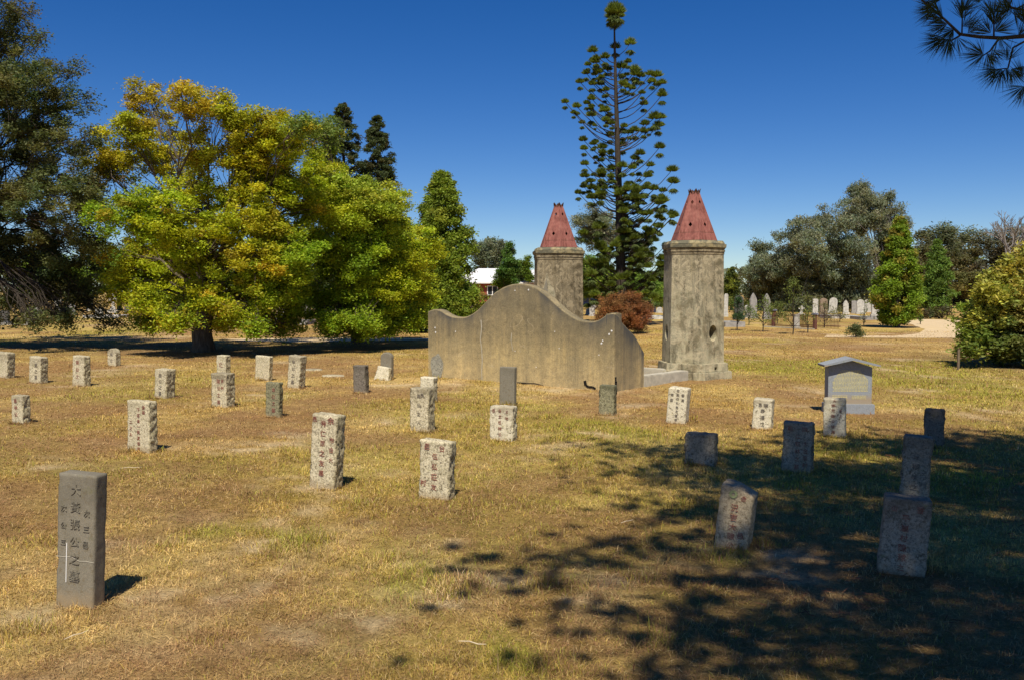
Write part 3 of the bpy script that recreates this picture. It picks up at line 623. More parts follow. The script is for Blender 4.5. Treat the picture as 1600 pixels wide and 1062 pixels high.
for i in range(4):
    for (a0, a1) in ((-27, -4), (3, 25)):
        if i == 3 and a0 > 0: continue
        z_ = (27.5 - i * 2.2) * k; x_ = a0 * k
        while x_ < a1 * k:
            L_ = random.uniform(1.2, 4.5) * k; mb.box(x_, min(x_ + L_, a1 * k), .0175, .021, z_, z_ + .8 * k); x_ += L_ + .8 * k
mb.build('gilt_writing', M['gold'], e)

# ------------------------------------------------------------------ curved altar wall
Lp = gp(669, 589); Rp = gp(962, 611.5); Ep = gp(1005.5, 603.5)
wd = (Rp - Lp); WL = wd.length; wdir = wd.normalized(); wang = math.atan2(wdir.y, wdir.x); nin = Vector((-wdir.y, wdir.x, 0))   # into the enclosure
def wall_sz(u, v):
    r_ = ray(u, v); nx_, ny_ = -nin.x, -nin.y
    t = ((Lp.x) * nx_ + Lp.y * ny_) / (r_.x * nx_ + r_.y * ny_)
    q = Vector((r_.x * t, r_.y * t, CAMH + r_.z * t)); return (Vector((q.x, q.y, 0)) - Lp).dot(wdir), q.z
prof_px = [(669, 487), (673, 484.5), (681, 483), (689, 485), (697, 491), (707, 495), (719, 496), (729, 495), (739, 490), (750, 481), (761, 469), (773, 457), (786, 449), (799, 444.5), (812, 443), (826, 445), (839, 450),
           (852, 460), (864, 471), (876, 482), (888, 491.5), (900, 498.5), (912, 502), (925, 502.5), (936, 500), (944, 494), (950, 490), (957, 488.5), (962, 490)]
prof = [wall_sz(u, v) for u, v in prof_px]
e = empty('altar_wall', (Lp.x, Lp.y, 0), wang, 'stained rendered altar wall with a curved hump top and shoulder bumps', 'altar wall')
def curved_wall(name, prof, T_, parent, z0=-.1, nsub=6, mtl='render', flip=False, grime_shade=0.0):
    ss = np.array([p_[0] for p_ in prof]); zs = np.array([p_[1] for p_ in prof]); ss[0] = ss[0]
    s_ = np.linspace(ss[0], ss[-1], 150); zt_ = np.interp(s_, ss, zs)
    kern = np.array([1, 2, 3, 2, 1.]) / 9; zz_ = np.convolve(np.pad(zt_, 2, 'edge'), kern, 'valid')
    n = len(s_); K = 26; rows = []; tops = []
    rr_ = .022
    for y_, side in ((0, 0), (T_, 1)):
        kk_ = np.concatenate([np.linspace(0, .97, K - 5), [.98, .986, .992, .996, 1]]); ks = kk_ if side == 0 else kk_[::-1]
        for kz in ks:
            zz2 = z0 + (zz_ - z0) * kz
            yy = np.full(n, float(y_)); 
            edge = np.clip((zz2 - (zz_ - rr_)) / rr_, 0, 1); yy = yy + (1 if side == 0 else -1) * rr_ * (1 - np.sqrt(np.clip(1 - edge ** 2, 0, 1)))
            rows.append(np.stack([s_, yy, zz2], -1)); tops.append((np.exp(-(zz_ - zz2) / .15) * .95 + .25 * np.exp(-(zz_ - zz2) / .5) + grime_shade) * (.12 if kz >= .985 else 1.0))
    V = np.array(rows).reshape(-1, 3); m_ = 2 * K
    V[:, 1] += .004 * (fbm(V[:, 0] * 3, V[:, 2] * 3, seed=81, o=3) - .5)
    Fq = [(a_ * n + i, a_ * n + i + 1, (a_ + 1) * n + i + 1, (a_ + 1) * n + i) for a_ in range(m_ - 1) for i in range(n - 1)]
    for i, fl in ((0, True), (n - 1, False)):
        for a_ in range(K - 1):
            q_ = (a_ * n + i, (a_ + 1) * n + i, (m_ - 2 - a_) * n + i, (m_ - 1 - a_) * n + i); Fq.append(q_ if not fl else q_[::-1])
    o_ = np_mesh(name, V, np.array(Fq), [4] * len(Fq), M[mtl], parent, smooth=False)
    at_ = o_.data.attributes.new('Top', 'FLOAT', 'POINT'); at_.data.foreach_set('value', np.array(tops, np.float32).ravel())
    for p_ in o_.data.polygons: p_.use_smooth = p_.index < (m_ - 1) * (n - 1)
    return o_
curved_wall('front_wall', prof, .2, e)
# right return wall
rd = (Ep - Rp); RL = rd.length; rloc = Matrix.Rotation(-wang, 3, 'Z') @ (Rp - Lp); rang = math.atan2(rd.y, rd.x) - wang
rp = [(0, prof[-1][1] - .0), (.04, prof[-1][1] - .02), (.1 * RL, 1.27), (.2 * RL, 1.18), (.33 * RL, 1.1), (.48 * RL, 1.02), (.62 * RL, .95), (.75 * RL, .85), (.86 * RL, .75), (.95 * RL, .66), (RL, .62)]
o = curved_wall('return_wall', [(.003 + a_, b_) for a_, b_ in rp], .2, e, grime_shade=.42); o.location = (rloc.x + .002, rloc.y + .0, -.002); o.rotation_euler = (0, 0, rang)  # return darkened all over: staining plus shade put into the colour
o = curved_wall('return_wall', [(.205 + a_, b_) for a_, b_ in rp], .2, e); o.location = (.203, 0, -.003); o.rotation_euler = (0, 0, rang)
# limewash splashes, the repair scar, and the crack at the foot
mb = MB()
for (u, v, r_) in [(680, 512, 1.3), (681, 519, 1.5), (712, 518, 1.1), (805, 454, 1.1), (826, 453, 1.4), (962, 514, 1.5), (956, 517, 1.6), (952, 522, 1.5), (942, 532, 1.2), (940, 536, 1.6), (867, 518, .8), (874, 544, .8), (838, 573, .9), (936, 554, .8), (805, 548, .8)]:
    a_, b_ = wall_sz(u, v); r_ = r_ * px(16.5)
    if a_ > WL - .01: continue
    mb.add([(a_ + r_ * math.cos(t) * random.uniform(.7, 1.2), -.006, b_ + r_ * math.sin(t) * random.uniform(.7, 1.2)) for t in np.arange(0, 6.2, .7)], [tuple(range(9))])
mb.build('limewash_splash', M['white_paint'], e)
mb = MB(); a_, b_ = wall_sz(683, 572)
mb.add([(a_ + .16 * math.cos(t) * (1 + .12 * math.sin(3 * t)), -.007, b_ + .27 * math.sin(t) * (1 + .1 * math.cos(5 * t)) - .03) for t in np.arange(0, 6.28, .2)], [tuple(range(32))])
mb.build('patch_repair', granite('patched_render', (.33, .32, .25), (.25, .24, .2), (.22, .22, .19), .002, 14), e)
def crack(pts, wid, m_, nm='crack'):
    mb = MB(); P = [wall_sz(u, v) for u, v in pts]
    for i, ((a0, b0), (a1, b1)) in enumerate(zip(P, P[1:])):
        w0 = wid * (1 if i == 0 else .7); dx_, dz_ = a1 - a0, b1 - b0; l_ = math.hypot(dx_, dz_); nx_, nz_ = -dz_ / l_ * w0, dx_ / l_ * w0
        mb.add([(a0 - nx_, -.009, b0 - nz_), (a1 - nx_, -.009, b1 - nz_), (a1 + nx_, -.009, b1 + nz_), (a0 + nx_, -.009, b0 + nz_)], [(0, 1, 2, 3)])
    mb.build(nm, M[m_], e)
crack([(914, 594), (915.5, 601), (920, 604), (926, 604), (931, 607)], .028, 'black')
crack([(808, 597), (822, 598), (835, 598), (843, 600), (850, 602)], .009, 'black')
crack([(752, 500), (753, 512), (751, 530), (753, 545), (754, 562), (753, 580), (754, 598)], .012, 'concrete', 'pale_seam')
crack([(800, 520), (799, 532), (802, 548)], .006, 'concrete', 'pale_seam')
mb = MB(); cw = wall_sz(960, 600)
for k in range(5): mb.box(WL - .03 + random.uniform(-.02, .03), WL + random.uniform(0, .03), -.012, .02, .08 + k * .035, .11 + k * .035)
mb.build('broken_corner', M['black'], e)

# low kerb round the altar floor
Bk = gp(1076, 594); kd = Matrix.Rotation(wang, 3, 'Z')
A2 = Vector((Ep.x, Ep.y, 0)); out = (Bk - A2); o_dir = out.normalized()
e = empty('altar_kerb', (A2.x, A2.y, 0), 0, 'low pale concrete kerb running from the wall to the right tower', 'kerb')
def bar(parent, name, p, q, w_, h_, m_, off=0):
    d_ = (q - p); L_ = d_.length; d_.normalize(); nn = Vector((-d_.y, d_.x, 0)); mb = MB()
    c4 = [p + nn * off, q + nn * off, q + nn * (off + w_), p + nn * (off + w_)]
    mb.prism([(c_.x - parent.location.x, c_.y - parent.location.y) for c_ in c4], -.08, h_); return mb.build(name, m_, parent, bevel=.012)
Ck = Bk + (-wdir) * 5.0; Ck.z = 0
bar(e, 'side_kerb', A2 + o_dir * .02, Bk, .2, .19, M['concrete'])
bar(e, 'back_kerb', Bk + nin * 0 - wdir * .205, Ck, .2, .187, M['concrete'], -.2)
mb = MB(); q4 = [A2 - wdir * .25 + o_dir * .02, Bk - wdir * .23 - o_dir * .22, Ck - o_dir * .22, A2 - wdir * (WL) + o_dir * .02]
mb.prism([(c_.x - A2.x, c_.y - A2.y) for c_ in q4], -.05, .05); mb.build('altar_floor', M['concrete'], e)

# ------------------------------------------------------------------ burning towers
def hexa(r_, rot): return [(r_ * math.cos(rot + i * math.pi / 3), r_ * math.sin(rot + i * math.pi / 3)) for i in range(6)]
def apply_bool(ob, cutters):
    for c_ in cutters:
        md = ob.modifiers.new('b', 'BOOLEAN'); md.operation = 'DIFFERENCE'; md.object = c_; md.solver = 'EXACT'
    dg = bpy.context.evaluated_depsgraph_get(); me = bpy.data.meshes.new_from_object(ob.evaluated_get(dg)); old = ob.data; ob.modifiers.clear(); ob.data = me; me.name = old.name
    for c_ in cutters: bpy.data.objects.remove(c_)
def tower(u, vb, d, label, mt, capm):
    """hexagonal tower; a face looks 25 degrees left of the camera axis"""
    p = at(u, vb, d); k = 17.55 / F
    e = empty('burning_tower', (p.x, p.y, 0), 0, label, 'tower', 'hexagonal burning towers behind the altar wall')
    face0 = R(-90 - 25); rot = face0 + math.pi / 6
    s0 = 49.5 * k
    mb = MB(); mb.prism(hexa(s0 * 1.27, rot), -.12, 12 * k, hexa(s0 * 1.26, rot)); mb.build('lower_plinth', M[mt], e, bevel=.01)
    mb = MB(); mb.prism(hexa(s0 * 1.15, rot), 12 * k, 24.5 * k, hexa(s0 * 1.13, rot)); o_ = mb.build('upper_plinth', M[mt], e, bevel=.008)
    # little drain hole in the plinth
    fa = face0 + math.pi / 3; nf = Vector((math.cos(fa), math.sin(fa), 0)); tf = Vector((-nf.y, nf.x, 0))
    c0 = MB(); c0.box(-.035, .035, -.1, .1, -.03, .03); cu = c0.build('cut', M['black']); cu.location = e.location + nf * (s0 * 1.14 * .866) + Vector((0, 0, 17 * k)); cu.rotation_euler = (0, 0, fa - math.pi / 2)
    bpy.context.view_layer.update(); apply_bool(o_, [cu])
    # hollow shaft with oval vents on alternate faces
    mb = MB(); z0, z1 = 24.5 * k, 192 * k; ho = hexa(s0, rot); ht = hexa(s0 * .955, rot); hi = hexa(s0 * .68, rot); hti = hexa(s0 * .66, rot)
    vs_ = [(x_, y_, z0) for x_, y_ in ho] + [(x_, y_, z1) for x_, y_ in ht] + [(x_, y_, z0) for x_, y_ in hi] + [(x_, y_, z1) for x_, y_ in hti]
    fs_ = []
    for i in range(6):
        j = (i + 1) % 6; fs_ += [(i, j, j + 6, i + 6), (j + 12, i + 12, i + 18, j + 18), (i + 12, j + 12, j, i), (i + 6, j + 6, j + 18, i + 18)]
    mb.add(vs_, fs_); o_ = mb.build('shaft', M[mt], e)
    cs = []
    for q in (-1, 1, 3):
        fa = face0 + q * math.pi / 3; nf = Vector((math.cos(fa), math.sin(fa), 0))
        c0 = MB(); nn = 20; c0.add([(.115 * math.cos(t * 2 * math.pi / nn), -.3, .165 * math.sin(t * 2 * math.pi / nn)) for t in range(nn)] + [(.1 * math.cos(t * 2 * math.pi / nn), .3, .15 * math.sin(t * 2 * math.pi / nn)) for t in range(nn)],
            [tuple(range(nn)), tuple(range(2 * nn - 1, nn - 1, -1))] + [(i, i + nn, (i + 1) % nn + nn, (i + 1) % nn) for i in range(nn)])
        cu = c0.build('cut', M['tower']); cu.location = e.location + nf * (s0 * .866 * .96) + Vector((0, 0, 71 * k)); cu.rotation_euler = (0, 0, fa + math.pi / 2); cs.append(cu)
    bpy.context.view_layer.update(); apply_bool(o_, cs)
    mb = MB(); mb.prism(hexa(s0 * .62, rot), 24.5 * k, 30 * k); mb.build('ash_floor', M['black'], e)
    # cornice
    mb = MB(); mb.prism(hexa(s0 * .97, rot), 192 * k, 196 * k, hexa(s0 * .975, rot)); mb.prism(hexa(s0 * .995, rot), 196.2 * k, 199 * k)
    mb.prism(hexa(s0 * .97, rot), 199.2 * k, 202 * k, hexa(s0 * 1.01, rot)); mb.build('cornice_moulding', M['tower_dark'], e)
    mb = MB(); mb.prism(hexa(s0 * 1.035, rot), 202.2 * k, 208 * k, hexa(s0 * 1.045, rot)); mb.prism(hexa(s0 * 1.0, rot), 208.2 * k, 213.5 * k, hexa(s0 * .93, rot)); mb.build('cornice_slab', M['cornice'], e, bevel=.008)
    # pierced sheet metal spire
    rb, rt, zb, zt_ = 35 * k / .97, 7.6 * k, 214.3 * k, 290 * k; th = .012
    def ring(r_, z_): return [(x_, y_, z_) for x_, y_ in hexa(r_, rot)]
    zc = zb + 12 * k; rc = rb + (rt - rb) * .158
    lv = [(rb, zb), (rc, zc), (rt, zt_)]; mb = MB(); vs_ = []
    for r_, z_ in lv: vs_ += ring(r_, z_)
    for r_, z_ in lv: vs_ += ring(r_ - th, z_)
    fs_ = []
    for i in range(6):
        j = (i + 1) % 6
        for l_ in (0, 1): fs_ += [(l_ * 6 + i, l_ * 6 + j, l_ * 6 + 6 + j, l_ * 6 + 6 + i), (18 + l_ * 6 + j, 18 + l_ * 6 + i, 24 + l_ * 6 + i, 24 + l_ * 6 + j)]
        fs_ += [(18 + i, 18 + j, j, i), (12 + i, 12 + j, 30 + j, 30 + i)]
    mb.add(vs_, fs_); o_ = mb.build('spire', M['spire'], e); cs = []
    slope = math.atan((rb - rt) * .866 / (zt_ - zb))
    for q in range(6):
        fa = face0 + q * math.pi / 3; nf = Vector((math.cos(fa), math.sin(fa), 0))
        for zz_, hw_, hh_ in ((238.5 * k, 2.9 * k, 3.9 * k), (274 * k, 2.5 * k, 3.6 * k)):
            ap = (rb + (rt - rb) * (zz_ - zb) / (zt_ - zb)) * .866
            c0 = MB(); c0.add([(-hw_, -.06, 0), (0, -.06, -hh_), (hw_, -.06, 0), (0, -.06, hh_), (-hw_, .06, 0), (0, .06, -hh_), (hw_, .06, 0), (0, .06, hh_)], [(0, 1, 2, 3), (7, 6, 5, 4), (0, 4, 5, 1), (1, 5, 6, 2), (2, 6, 7, 3), (3, 7, 4, 0)])
            cu = c0.build('cut', M['spire']); cu.location = e.location + nf * ap + Vector((0, 0, zz_)); cu.rotation_euler = (0, 0, fa + math.pi / 2); cs.append(cu)
    bpy.context.view_layer.update(); apply_bool(o_, cs)
    # lapped joint band and crown of metal points
    mb = MB(); band = hexa(rc + .004, rot); band2 = hexa(rc - .001, rot); mb.prism(band, zc - .012, zc + .004, band2); mb.build('lap_joint', M['iron'], e)
    mb = MB()
    for q in range(6):
        a0 = rot + q * math.pi / 3; mb.tube([(math.cos(a0) * rb, math.sin(a0) * rb, zb), (math.cos(a0) * rt, math.sin(a0) * rt, zt_)], [.011, .007], 6)
    mb.build('ridge_seam', M['spire'], e)
    mb = MB()
    for q in range(6):
        a0 = rot + q * math.pi / 3; ca, sa_ = math.cos(a0), math.sin(a0); t_ = Vector((-sa_, ca, 0)) * 3.2 * k; b_ = Vector((ca, sa_, 0)) * (rt + .002)
        top_ = Vector((ca, sa_, 0)) * (rt + 2.6 * k) + Vector((0, 0, zt_ + 5.5 * k)); b_.z = zt_ - 3.5 * k; i_ = Vector((ca, sa_, 0)) * -.006
        P = [b_ - t_, b_ + t_, b_ + t_ * 1.1 + Vector((0, 0, 4 * k)), top_, b_ - t_ * 1.1 + Vector((0, 0, 4 * k))]
        mb.add([x_ for x_ in P] + [x_ + i_ for x_ in P], [(0, 1, 2, 3, 4), (9, 8, 7, 6, 5)] + [(i, i + 5, (i + 1) % 5 + 5, (i + 1) % 5) for i in range(5)])
    mb.build('crown_points', M['iron'], e)
    return e
tower(1082, 560, 17.75, 'right burning tower, whole pale plaster shaft with oval vents and red pierced spire', 'tower', 'cornice')
e = tower(872, 560, 20.5, 'left burning tower rising behind the hump of the curved wall, darker stained shaft', 'tower_dark', 'cornice')
kt = 17.55 / F; fa = R(-115); nf = Vector((math.cos(fa), math.sin(fa), 0)); tf = Vector((-nf.y, nf.x, 0)); ap = 49.5 * kt * .866
def face_poly(name, pts, m_, off):
    mb = MB(); mb.add([nf * (ap * (1 - .045 * (z_ * kt - 24.5 * kt) / (167.5 * kt)) + off) + tf * (x_ * kt) + Vector((0, 0, z_ * kt)) for x_, z_ in pts], [tuple(range(len(pts)))]); return mb.build(name, m_, e)
face_poly('plaster_loss', [(-17, 128), (-11, 124), (-4, 126), (2, 119), (9, 121), (12, 131), (8, 141), (2, 146), (-1, 158), (-5, 170), (-8, 160), (-10, 147), (-14, 138)], M['tower'], .004)
face_poly('bare_patch', [(-15, 130), (-8, 128), (-3, 134), (-4, 146), (-6, 160), (-8, 150), (-11, 140)], M['slate'], .007)

# ------------------------------------------------------------------ foliage machinery
class Leaves:
    def __init__(s): s.P = []; s.L = []; s.W = []; s.C = []; s.A = []
    def cloud(s, c_, r_, n, L_, W_, col, jit=.25, up=.5, flat=.7, hang=0.0, shell=.45):
        """n leaves scattered through one clump"""
        q = rng.normal(size=(n, 3)); q /= np.linalg.norm(q, axis=1)[:, None]
        q *= (rng.random((n, 1)) ** shell) * r_ * np.exp(rng.normal(0, .22, (n, 1))); q[:, 2] *= flat
        a_ = rng.normal(size=(n, 3)); a_[:, 2] = a_[:, 2] * (1 - up) - hang * 1.5; a_ /= np.linalg.norm(a_, axis=1)[:, None]
        s.P.append(q + np.asarray(c_, float)); s.A.append(a_)
        s.L.append(L_ * rng.uniform(.45, 1.45, n)); s.W.append(W_ * rng.uniform(.7, 1.3, n))
        s.C.append(np.asarray(col, float) * rng.uniform(1 - jit, 1 + jit, (n, 1)) * rng.uniform(.92, 1.08, (n, 3)))
    def spikes(s, c_, n, r0, L_, W_, col, jit=.25, axis=None, cone=1.0, back=0.0):
        q = rng.normal(size=(n, 3)); q /= np.linalg.norm(q, axis=1)[:, None]
        if axis is not None:
            ax = np.array(axis) / np.linalg.norm(axis); q = q * cone + ax; q /= np.linalg.norm(q, axis=1)[:, None]
        ll = L_ * rng.uniform(.7, 1.15, n)
        s.P.append(np.asarray(c_, float) + q * (r0 + ll[:, None] / 2)); s.A.append(q); s.L.append(ll); s.W.append(W_ * rng.uniform(.8, 1.2, n))
        s.C.append(np.asarray(col, float) * rng.uniform(1 - jit, 1 + jit, (n, 1)))
    def build(s, name, m_, parent, origin=(0, 0, 0), up=.6):
        P = np.concatenate(s.P) - np.asarray(origin, float); A = np.concatenate(s.A); L_ = np.concatenate(s.L)[:, None]; W_ = np.concatenate(s.W)[:, None]; C_ = np.concatenate(s.C)
        n = len(P); nr_ = rng.normal(size=(n, 3)); nr_[:, 2] += up * 1.6; B = np.cross(A, nr_); B /= np.maximum(np.linalg.norm(B, axis=1)[:, None], 1e-6)
        V = np.stack([P - A * L_ / 2, P + B * W_ / 2 - A * L_ * .08, P + A * L_ / 2, P - B * W_ / 2 - A * L_ * .08], 1).reshape(-1, 3)
        k_ = np.arange(n)[:, None] * 4 + np.arange(4)
        return np_mesh(name, V, k_, np.full(n, 4), m_, parent, col=np.clip(np.repeat(C_, 4, 0), 0, 1))
def curve_pts(a_, b_, n=6, sag=0.15, jit=.06):
    a_, b_ = Vector(a_), Vector(b_); L_ = (b_ - a_).length; out = []
    for i in range(n + 1):
        t = i / n; p = a_.lerp(b_, t); p.z += math.sin(t * math.pi) * L_ * sag
        if 0 < i < n: p += Vector((random.gauss(0, 1), random.gauss(0, 1), random.gauss(0, .6))) * L_ * jit
        out.append(p)
    return out
def broad_tree(name, label, cat, base, lobes, trunk_r, fork, L_, W_, leaves, clumps=12, clump_r=.34, flat=.65, hang=0, up=.6, barkm='bark', group=None, tw=.012, sub=None, limb_sag=.12, jit=.28, shell=.5, huej=.18, only_trunk_top=None, twigs=True, mt=None, fill_=.3, accent=None, limb=.55):
    """lobes: (x, y, z, r, colour, density)"""
    base = Vector(base); e = empty(name, base, 0, label, cat, group); lv = Leaves(); mb = MB()
    top = Vector(fork) - base
    tp = curve_pts((0, 0, -.1), top, 5, 0, .02)
    mb.tube(tp, [trunk_r * (1.35 - .5 * i / 5) if i else trunk_r * 1.7 for i in range(6)], 10)
    tot = sum(l[3] ** 2 * l[5] for l in lobes)
    for (x, y, z, r_, col, dens) in lobes:
        c_ = Vector((x, y, z)) - base
        st = tp[-1].lerp(tp[3], random.random() * .6); lp = curve_pts(st, c_, 6, limb_sag, .045)
        r0 = limb * trunk_r * min(.7, .22 + .3 * r_ / max(.3, clump_r * 3)); mb.tube(lp, [max(tw, r0 * (1 - .85 * i / 6)) for i in range(7)], 6)
        nc = max(4, int(clumps * dens)); per = max(6, int(leaves * (r_ ** 2 * dens) / tot / nc))
        for k in range(nc):
            dv = Vector((random.gauss(0, 1), random.gauss(0, 1), random.gauss(0, 1))).normalized(); rr_ = r_ * random.uniform(.35, 1.08)
            cc = c_ + Vector((dv.x * rr_, dv.y * rr_, dv.z * rr_ * .85)); cr = clump_r * random.uniform(.65, 1.25)
            if cc.z + base.z < .12: cc.z = .15 - base.z + random.random() * .2
            if fill_ and random.random() < fill_:
                o2 = random.choice([l2 for l2 in lobes if l2[0] != x and (Vector(l2[:3]) - Vector((x, y, z))).length < 1.9 * (r_ + l2[3])] or [(x, y, z, r_)])
                cc = c_.lerp(Vector(o2[:3]) - base, random.uniform(.3, .7)) + Vector((random.gauss(0, .3), random.gauss(0, .3), random.gauss(0, .3))) * r_
            wl = [(math.exp(-((Vector(l2[:3]) - base - cc).length / (1.0 * l2[3])) ** 2) + 1e-6, l2[4]) for l2 in lobes]; ws = sum(q[0] for q in wl)
            colb = tuple(sum(q[0] * q[1][i_] for q in wl) / ws for i_ in range(3)); col_ = tuple(.7 * colb[i_] + .3 * col[i_] for i_ in range(3)); 
            if accent is not None and random.random() < .16: col_ = accent
            hue = 1 + random.uniform(-huej, huej); cl = (col_[0] * hue, col_[1] * (1 + (hue - 1) * .3), col_[2])
            dk = random.uniform(.75, 1.2); cl = tuple(q * dk for q in cl)
            lv.cloud(cc, cr, per, L_, W_, cl, jit, up, flat, hang, shell)
            if twigs: mb.tube(curve_pts(lp[random.randint(3, 6)], cc, 3, .05, .05), [tw * 1.3, tw, tw * .7, tw * .4], 4, False)
    mb.build('trunk', M[barkm], e, smooth=True); lv.build('crown', mt or M['leaf'], e, up=up)
    return e
def lobes_px(L, Y, dep=1.5, dens=1.0):
    out = []
    for q in L:
        u, v, r_, col = q[:4]; dn = q[4] if len(q) > 4 else dens
        YY = Y + random.uniform(-dep, dep); p = at(u, v, YY); out.append((p.x, p.y, max(p.z, .2), r_ * px(YY), col, dn))
    return out
YG = (.43, .49, .022); YE = (.49, .48, .028); OR = (.52, .42, .04); GR = (.3, .42, .025); GD = (.17, .25, .025); BG = (.18, .25, .05); LG = (.45, .5, .06)
CE = (.13, .15, .052); CB = (.16, .145, .065)

# big golden tree
L1 = [(195, 205, 42, YE, .7), (235, 155, 36, OR, .6), (285, 158, 38, OR, .6), (340, 165, 36, YE, .8), (395, 200, 42, YE), (445, 220, 40, YG), (480, 200, 30, BG, .5), (172, 262, 38, YE), (232, 240, 36, YE, .5), (310, 235, 38, YE, .6), (370, 258, 45, YE),
      (430, 285, 48, YG), (190, 330, 45, GR), (250, 335, 48, YG), (325, 315, 34, GR, .4), (400, 345, 45, YE), (470, 320, 48, YG), (195, 400, 40, YE), (255, 405, 48, YG), (325, 395, 48, YG), (400, 400, 48, YE), (455, 400, 48, GR),
      (200, 448, 34, YG), (262, 460, 42, YG), (320, 468, 36, YG), (385, 458, 42, YG), (430, 450, 40, GR), (215, 500, 18, GD, .5), (285, 500, 22, GD, .6), (352, 505, 20, GR, .6), (430, 512, 20, YG, .8), (380, 492, 24, YG, .9), (250, 495, 24, YG, .9), (225, 470, 26, YG), (300, 480, 26, YG, .8), (270, 505, 16, YG, 1.2), (400, 512, 18, GR, 1.2), (455, 512, 16, YG, 1.2), (355, 496, 22, YG, 1.1), (232, 512, 12, GR, 1.2), (455, 490, 24, GR, .9), (460, 450, 34, GR), (350, 350, 36, YG, .7), (290, 290, 30, YE, .5)]
tb = gp(317, 549)
broad_tree('golden_tree', 'large spreading golden and green tree with a short trunk at left', 'tree', (tb.x, tb.y, 0), lobes_px(L1, 24.2, 2.0) + [(q[0], q[1] + 2.5, q[2] + .3, q[3], q[4], .6) for q in lobes_px(L1[4:24:2], 25, 1)],
           .25, (tb.x + .1, tb.y, 1.5), .082, .042, 330000, 36, .29, .62, jit=.3, tw=.010, accent=(.46, .38, .03), group='trees along the left of the cemetery')
# green tree beside it
L2 = [(480, 200, 22, BG, .5), (505, 205, 16, BG, .4), (498, 282, 36, YG), (545, 298, 40, LG), (590, 322, 36, LG), (520, 340, 48, YG), (580, 355, 52, GR), (622, 362, 38, LG), (500, 400, 48, GR), (560, 420, 52, GR), (615, 415, 48, YG), (540, 478, 45, GR), (588, 486, 40, GR, 1.3), (500, 470, 34, GR), (612, 492, 28, GR, 1.3), (520, 500, 24, GR, 1.2), (560, 500, 26, GR, 1.3), (590, 508, 22, GR, 1.5), (535, 510, 20, GR, 1.5), (565, 516, 16, YG, 1.6), (610, 514, 14, GR, 1.5), (512, 514, 14, GR, 1.5), (640, 500, 22, GR, 1.3), (600, 440, 44, YG), (642, 455, 34, YG), (655, 390, 36, YG), (570, 505, 20, GR)]
broad_tree('green_tree', 'bushy yellow green tree reaching almost to the ground right of the golden tree', 'tree', (at(560, 520, 29).x, 29, 0), lobes_px(L2, 26, 1.6) + [(q[0], q[1] + 2.5, q[2] + .3, q[3], q[4], .7) for q in lobes_px(L2[::2], 27, 1)],
           .17, (at(560, 520, 29).x, 29, 1.2), .082, .042, 280000, 36, .3, .62, jit=.3, tw=.010, group='trees along the left of the cemetery')
# dark cedar at the left edge
L3 = [(20, 55, 42, CE, .8), (0, 130, 65, CE), (68, 150, 55, CE), (62, 60, 20, CE, .4), (112, 112, 24, CE, .5), (140, 160, 20, CE, .4), (50, 230, 72, CE), (120, 225, 42, CE, .8), (0, 300, 80, CE), (90, 320, 65, CE), (140, 300, 34, CB, .8), (30, 400, 80, CE), (108, 395, 55, CE), (143, 375, 28, CE), (20, 470, 45, CE),
      (80, 470, 40, CE), (130, 465, 32, CE), (50, 500, 20, CE), (105, 500, 20, CE), (170, 505, 18, CE, .5), (20, 15, 26, CB, .6), (-70, 60, 70, CE), (-80, 180, 90, CE), (-100, 320, 90, CE), (-80, 440, 80, CE), (-180, 250, 90, CE), (-190, 400, 90, CE), (-60, -40, 50, CE), (195, 510, 14, CE, .4)]
broad_tree('dark_cedar', 'tall dark olive cedar filling the left edge of the photo', 'tree', (at(-70, 540, 27).x, 27, 0), lobes_px(L3, 25.5, 2.2), .35, (at(-70, 540, 27).x, 27, 3.5), .09, .036, 300000, 44, .27, .8, hang=.15, barkm='bark_dark', jit=.45, tw=.011, huej=.3, limb=.24, group='trees along the left of the cemetery')

# conifers with whorled branches
def conifer(name, label, u, vtop, Y, halfw, vb, col, n=14000, group=None, L_=.3, W_=.12, z0=.3, power=.8, bark_='bark_dark', curl=.15, droop=.1):
    b_ = at(u, 500, Y); top = at(u, vtop, Y); H_ = top.z; e = empty(name, (b_.x, Y, 0), 0, label, 'tree', group); mb = MB(); lv = Leaves(); Rm = halfw * px(Y)
    mb.tube([(0, 0, -.1), (0, 0, H_ * .5), (0, 0, H_)], [Rm * .09, Rm * .06, .02], 8)
    levels = int(H_ * 3.6); n = int(n * 1.8); per = n // (levels * 7)
    for i in range(levels):
        z = z0 + (H_ * .99 - z0) * i / levels; t = (z - z0) / (H_ - z0); rad = Rm * ((1 - t) ** power) * random.uniform(.85, 1.12) + .12; nb = 7
        for j in range(nb):
            a_ = random.uniform(0, 2 * math.pi); l_ = rad * random.uniform(.7, 1.15); ex = Vector((math.cos(a_) * l_, math.sin(a_) * l_, z - droop * l_ + curl * l_))
            mb.tube([(0, 0, z), (ex.x * .5, ex.y * .5, z - droop * l_), (ex.x, ex.y, ex.z)], [.02 + .02 * (1 - t), .02, .008], 4, False)
            dk = random.uniform(.7, 1.25)
            for f_ in (.5, .75, 1.0):
                lv.cloud((ex.x * f_, ex.y * f_, z - droop * l_ * f_ + curl * l_ * f_ * f_), .3 * rad * .45 + .14, max(3, per // 3), L_, W_, tuple(q * dk for q in col), .3, .3, .55)
    mb.build('trunk', M[bark_], e); lv.build('crown', M['leaf'], e, up=.3); return e
SQ = (.085, .115, .045)
SP = [(0, 1), (.3, .86), (.55, .62), (.75, .44), (.88, .3), (.96, .16), (1, .05)]
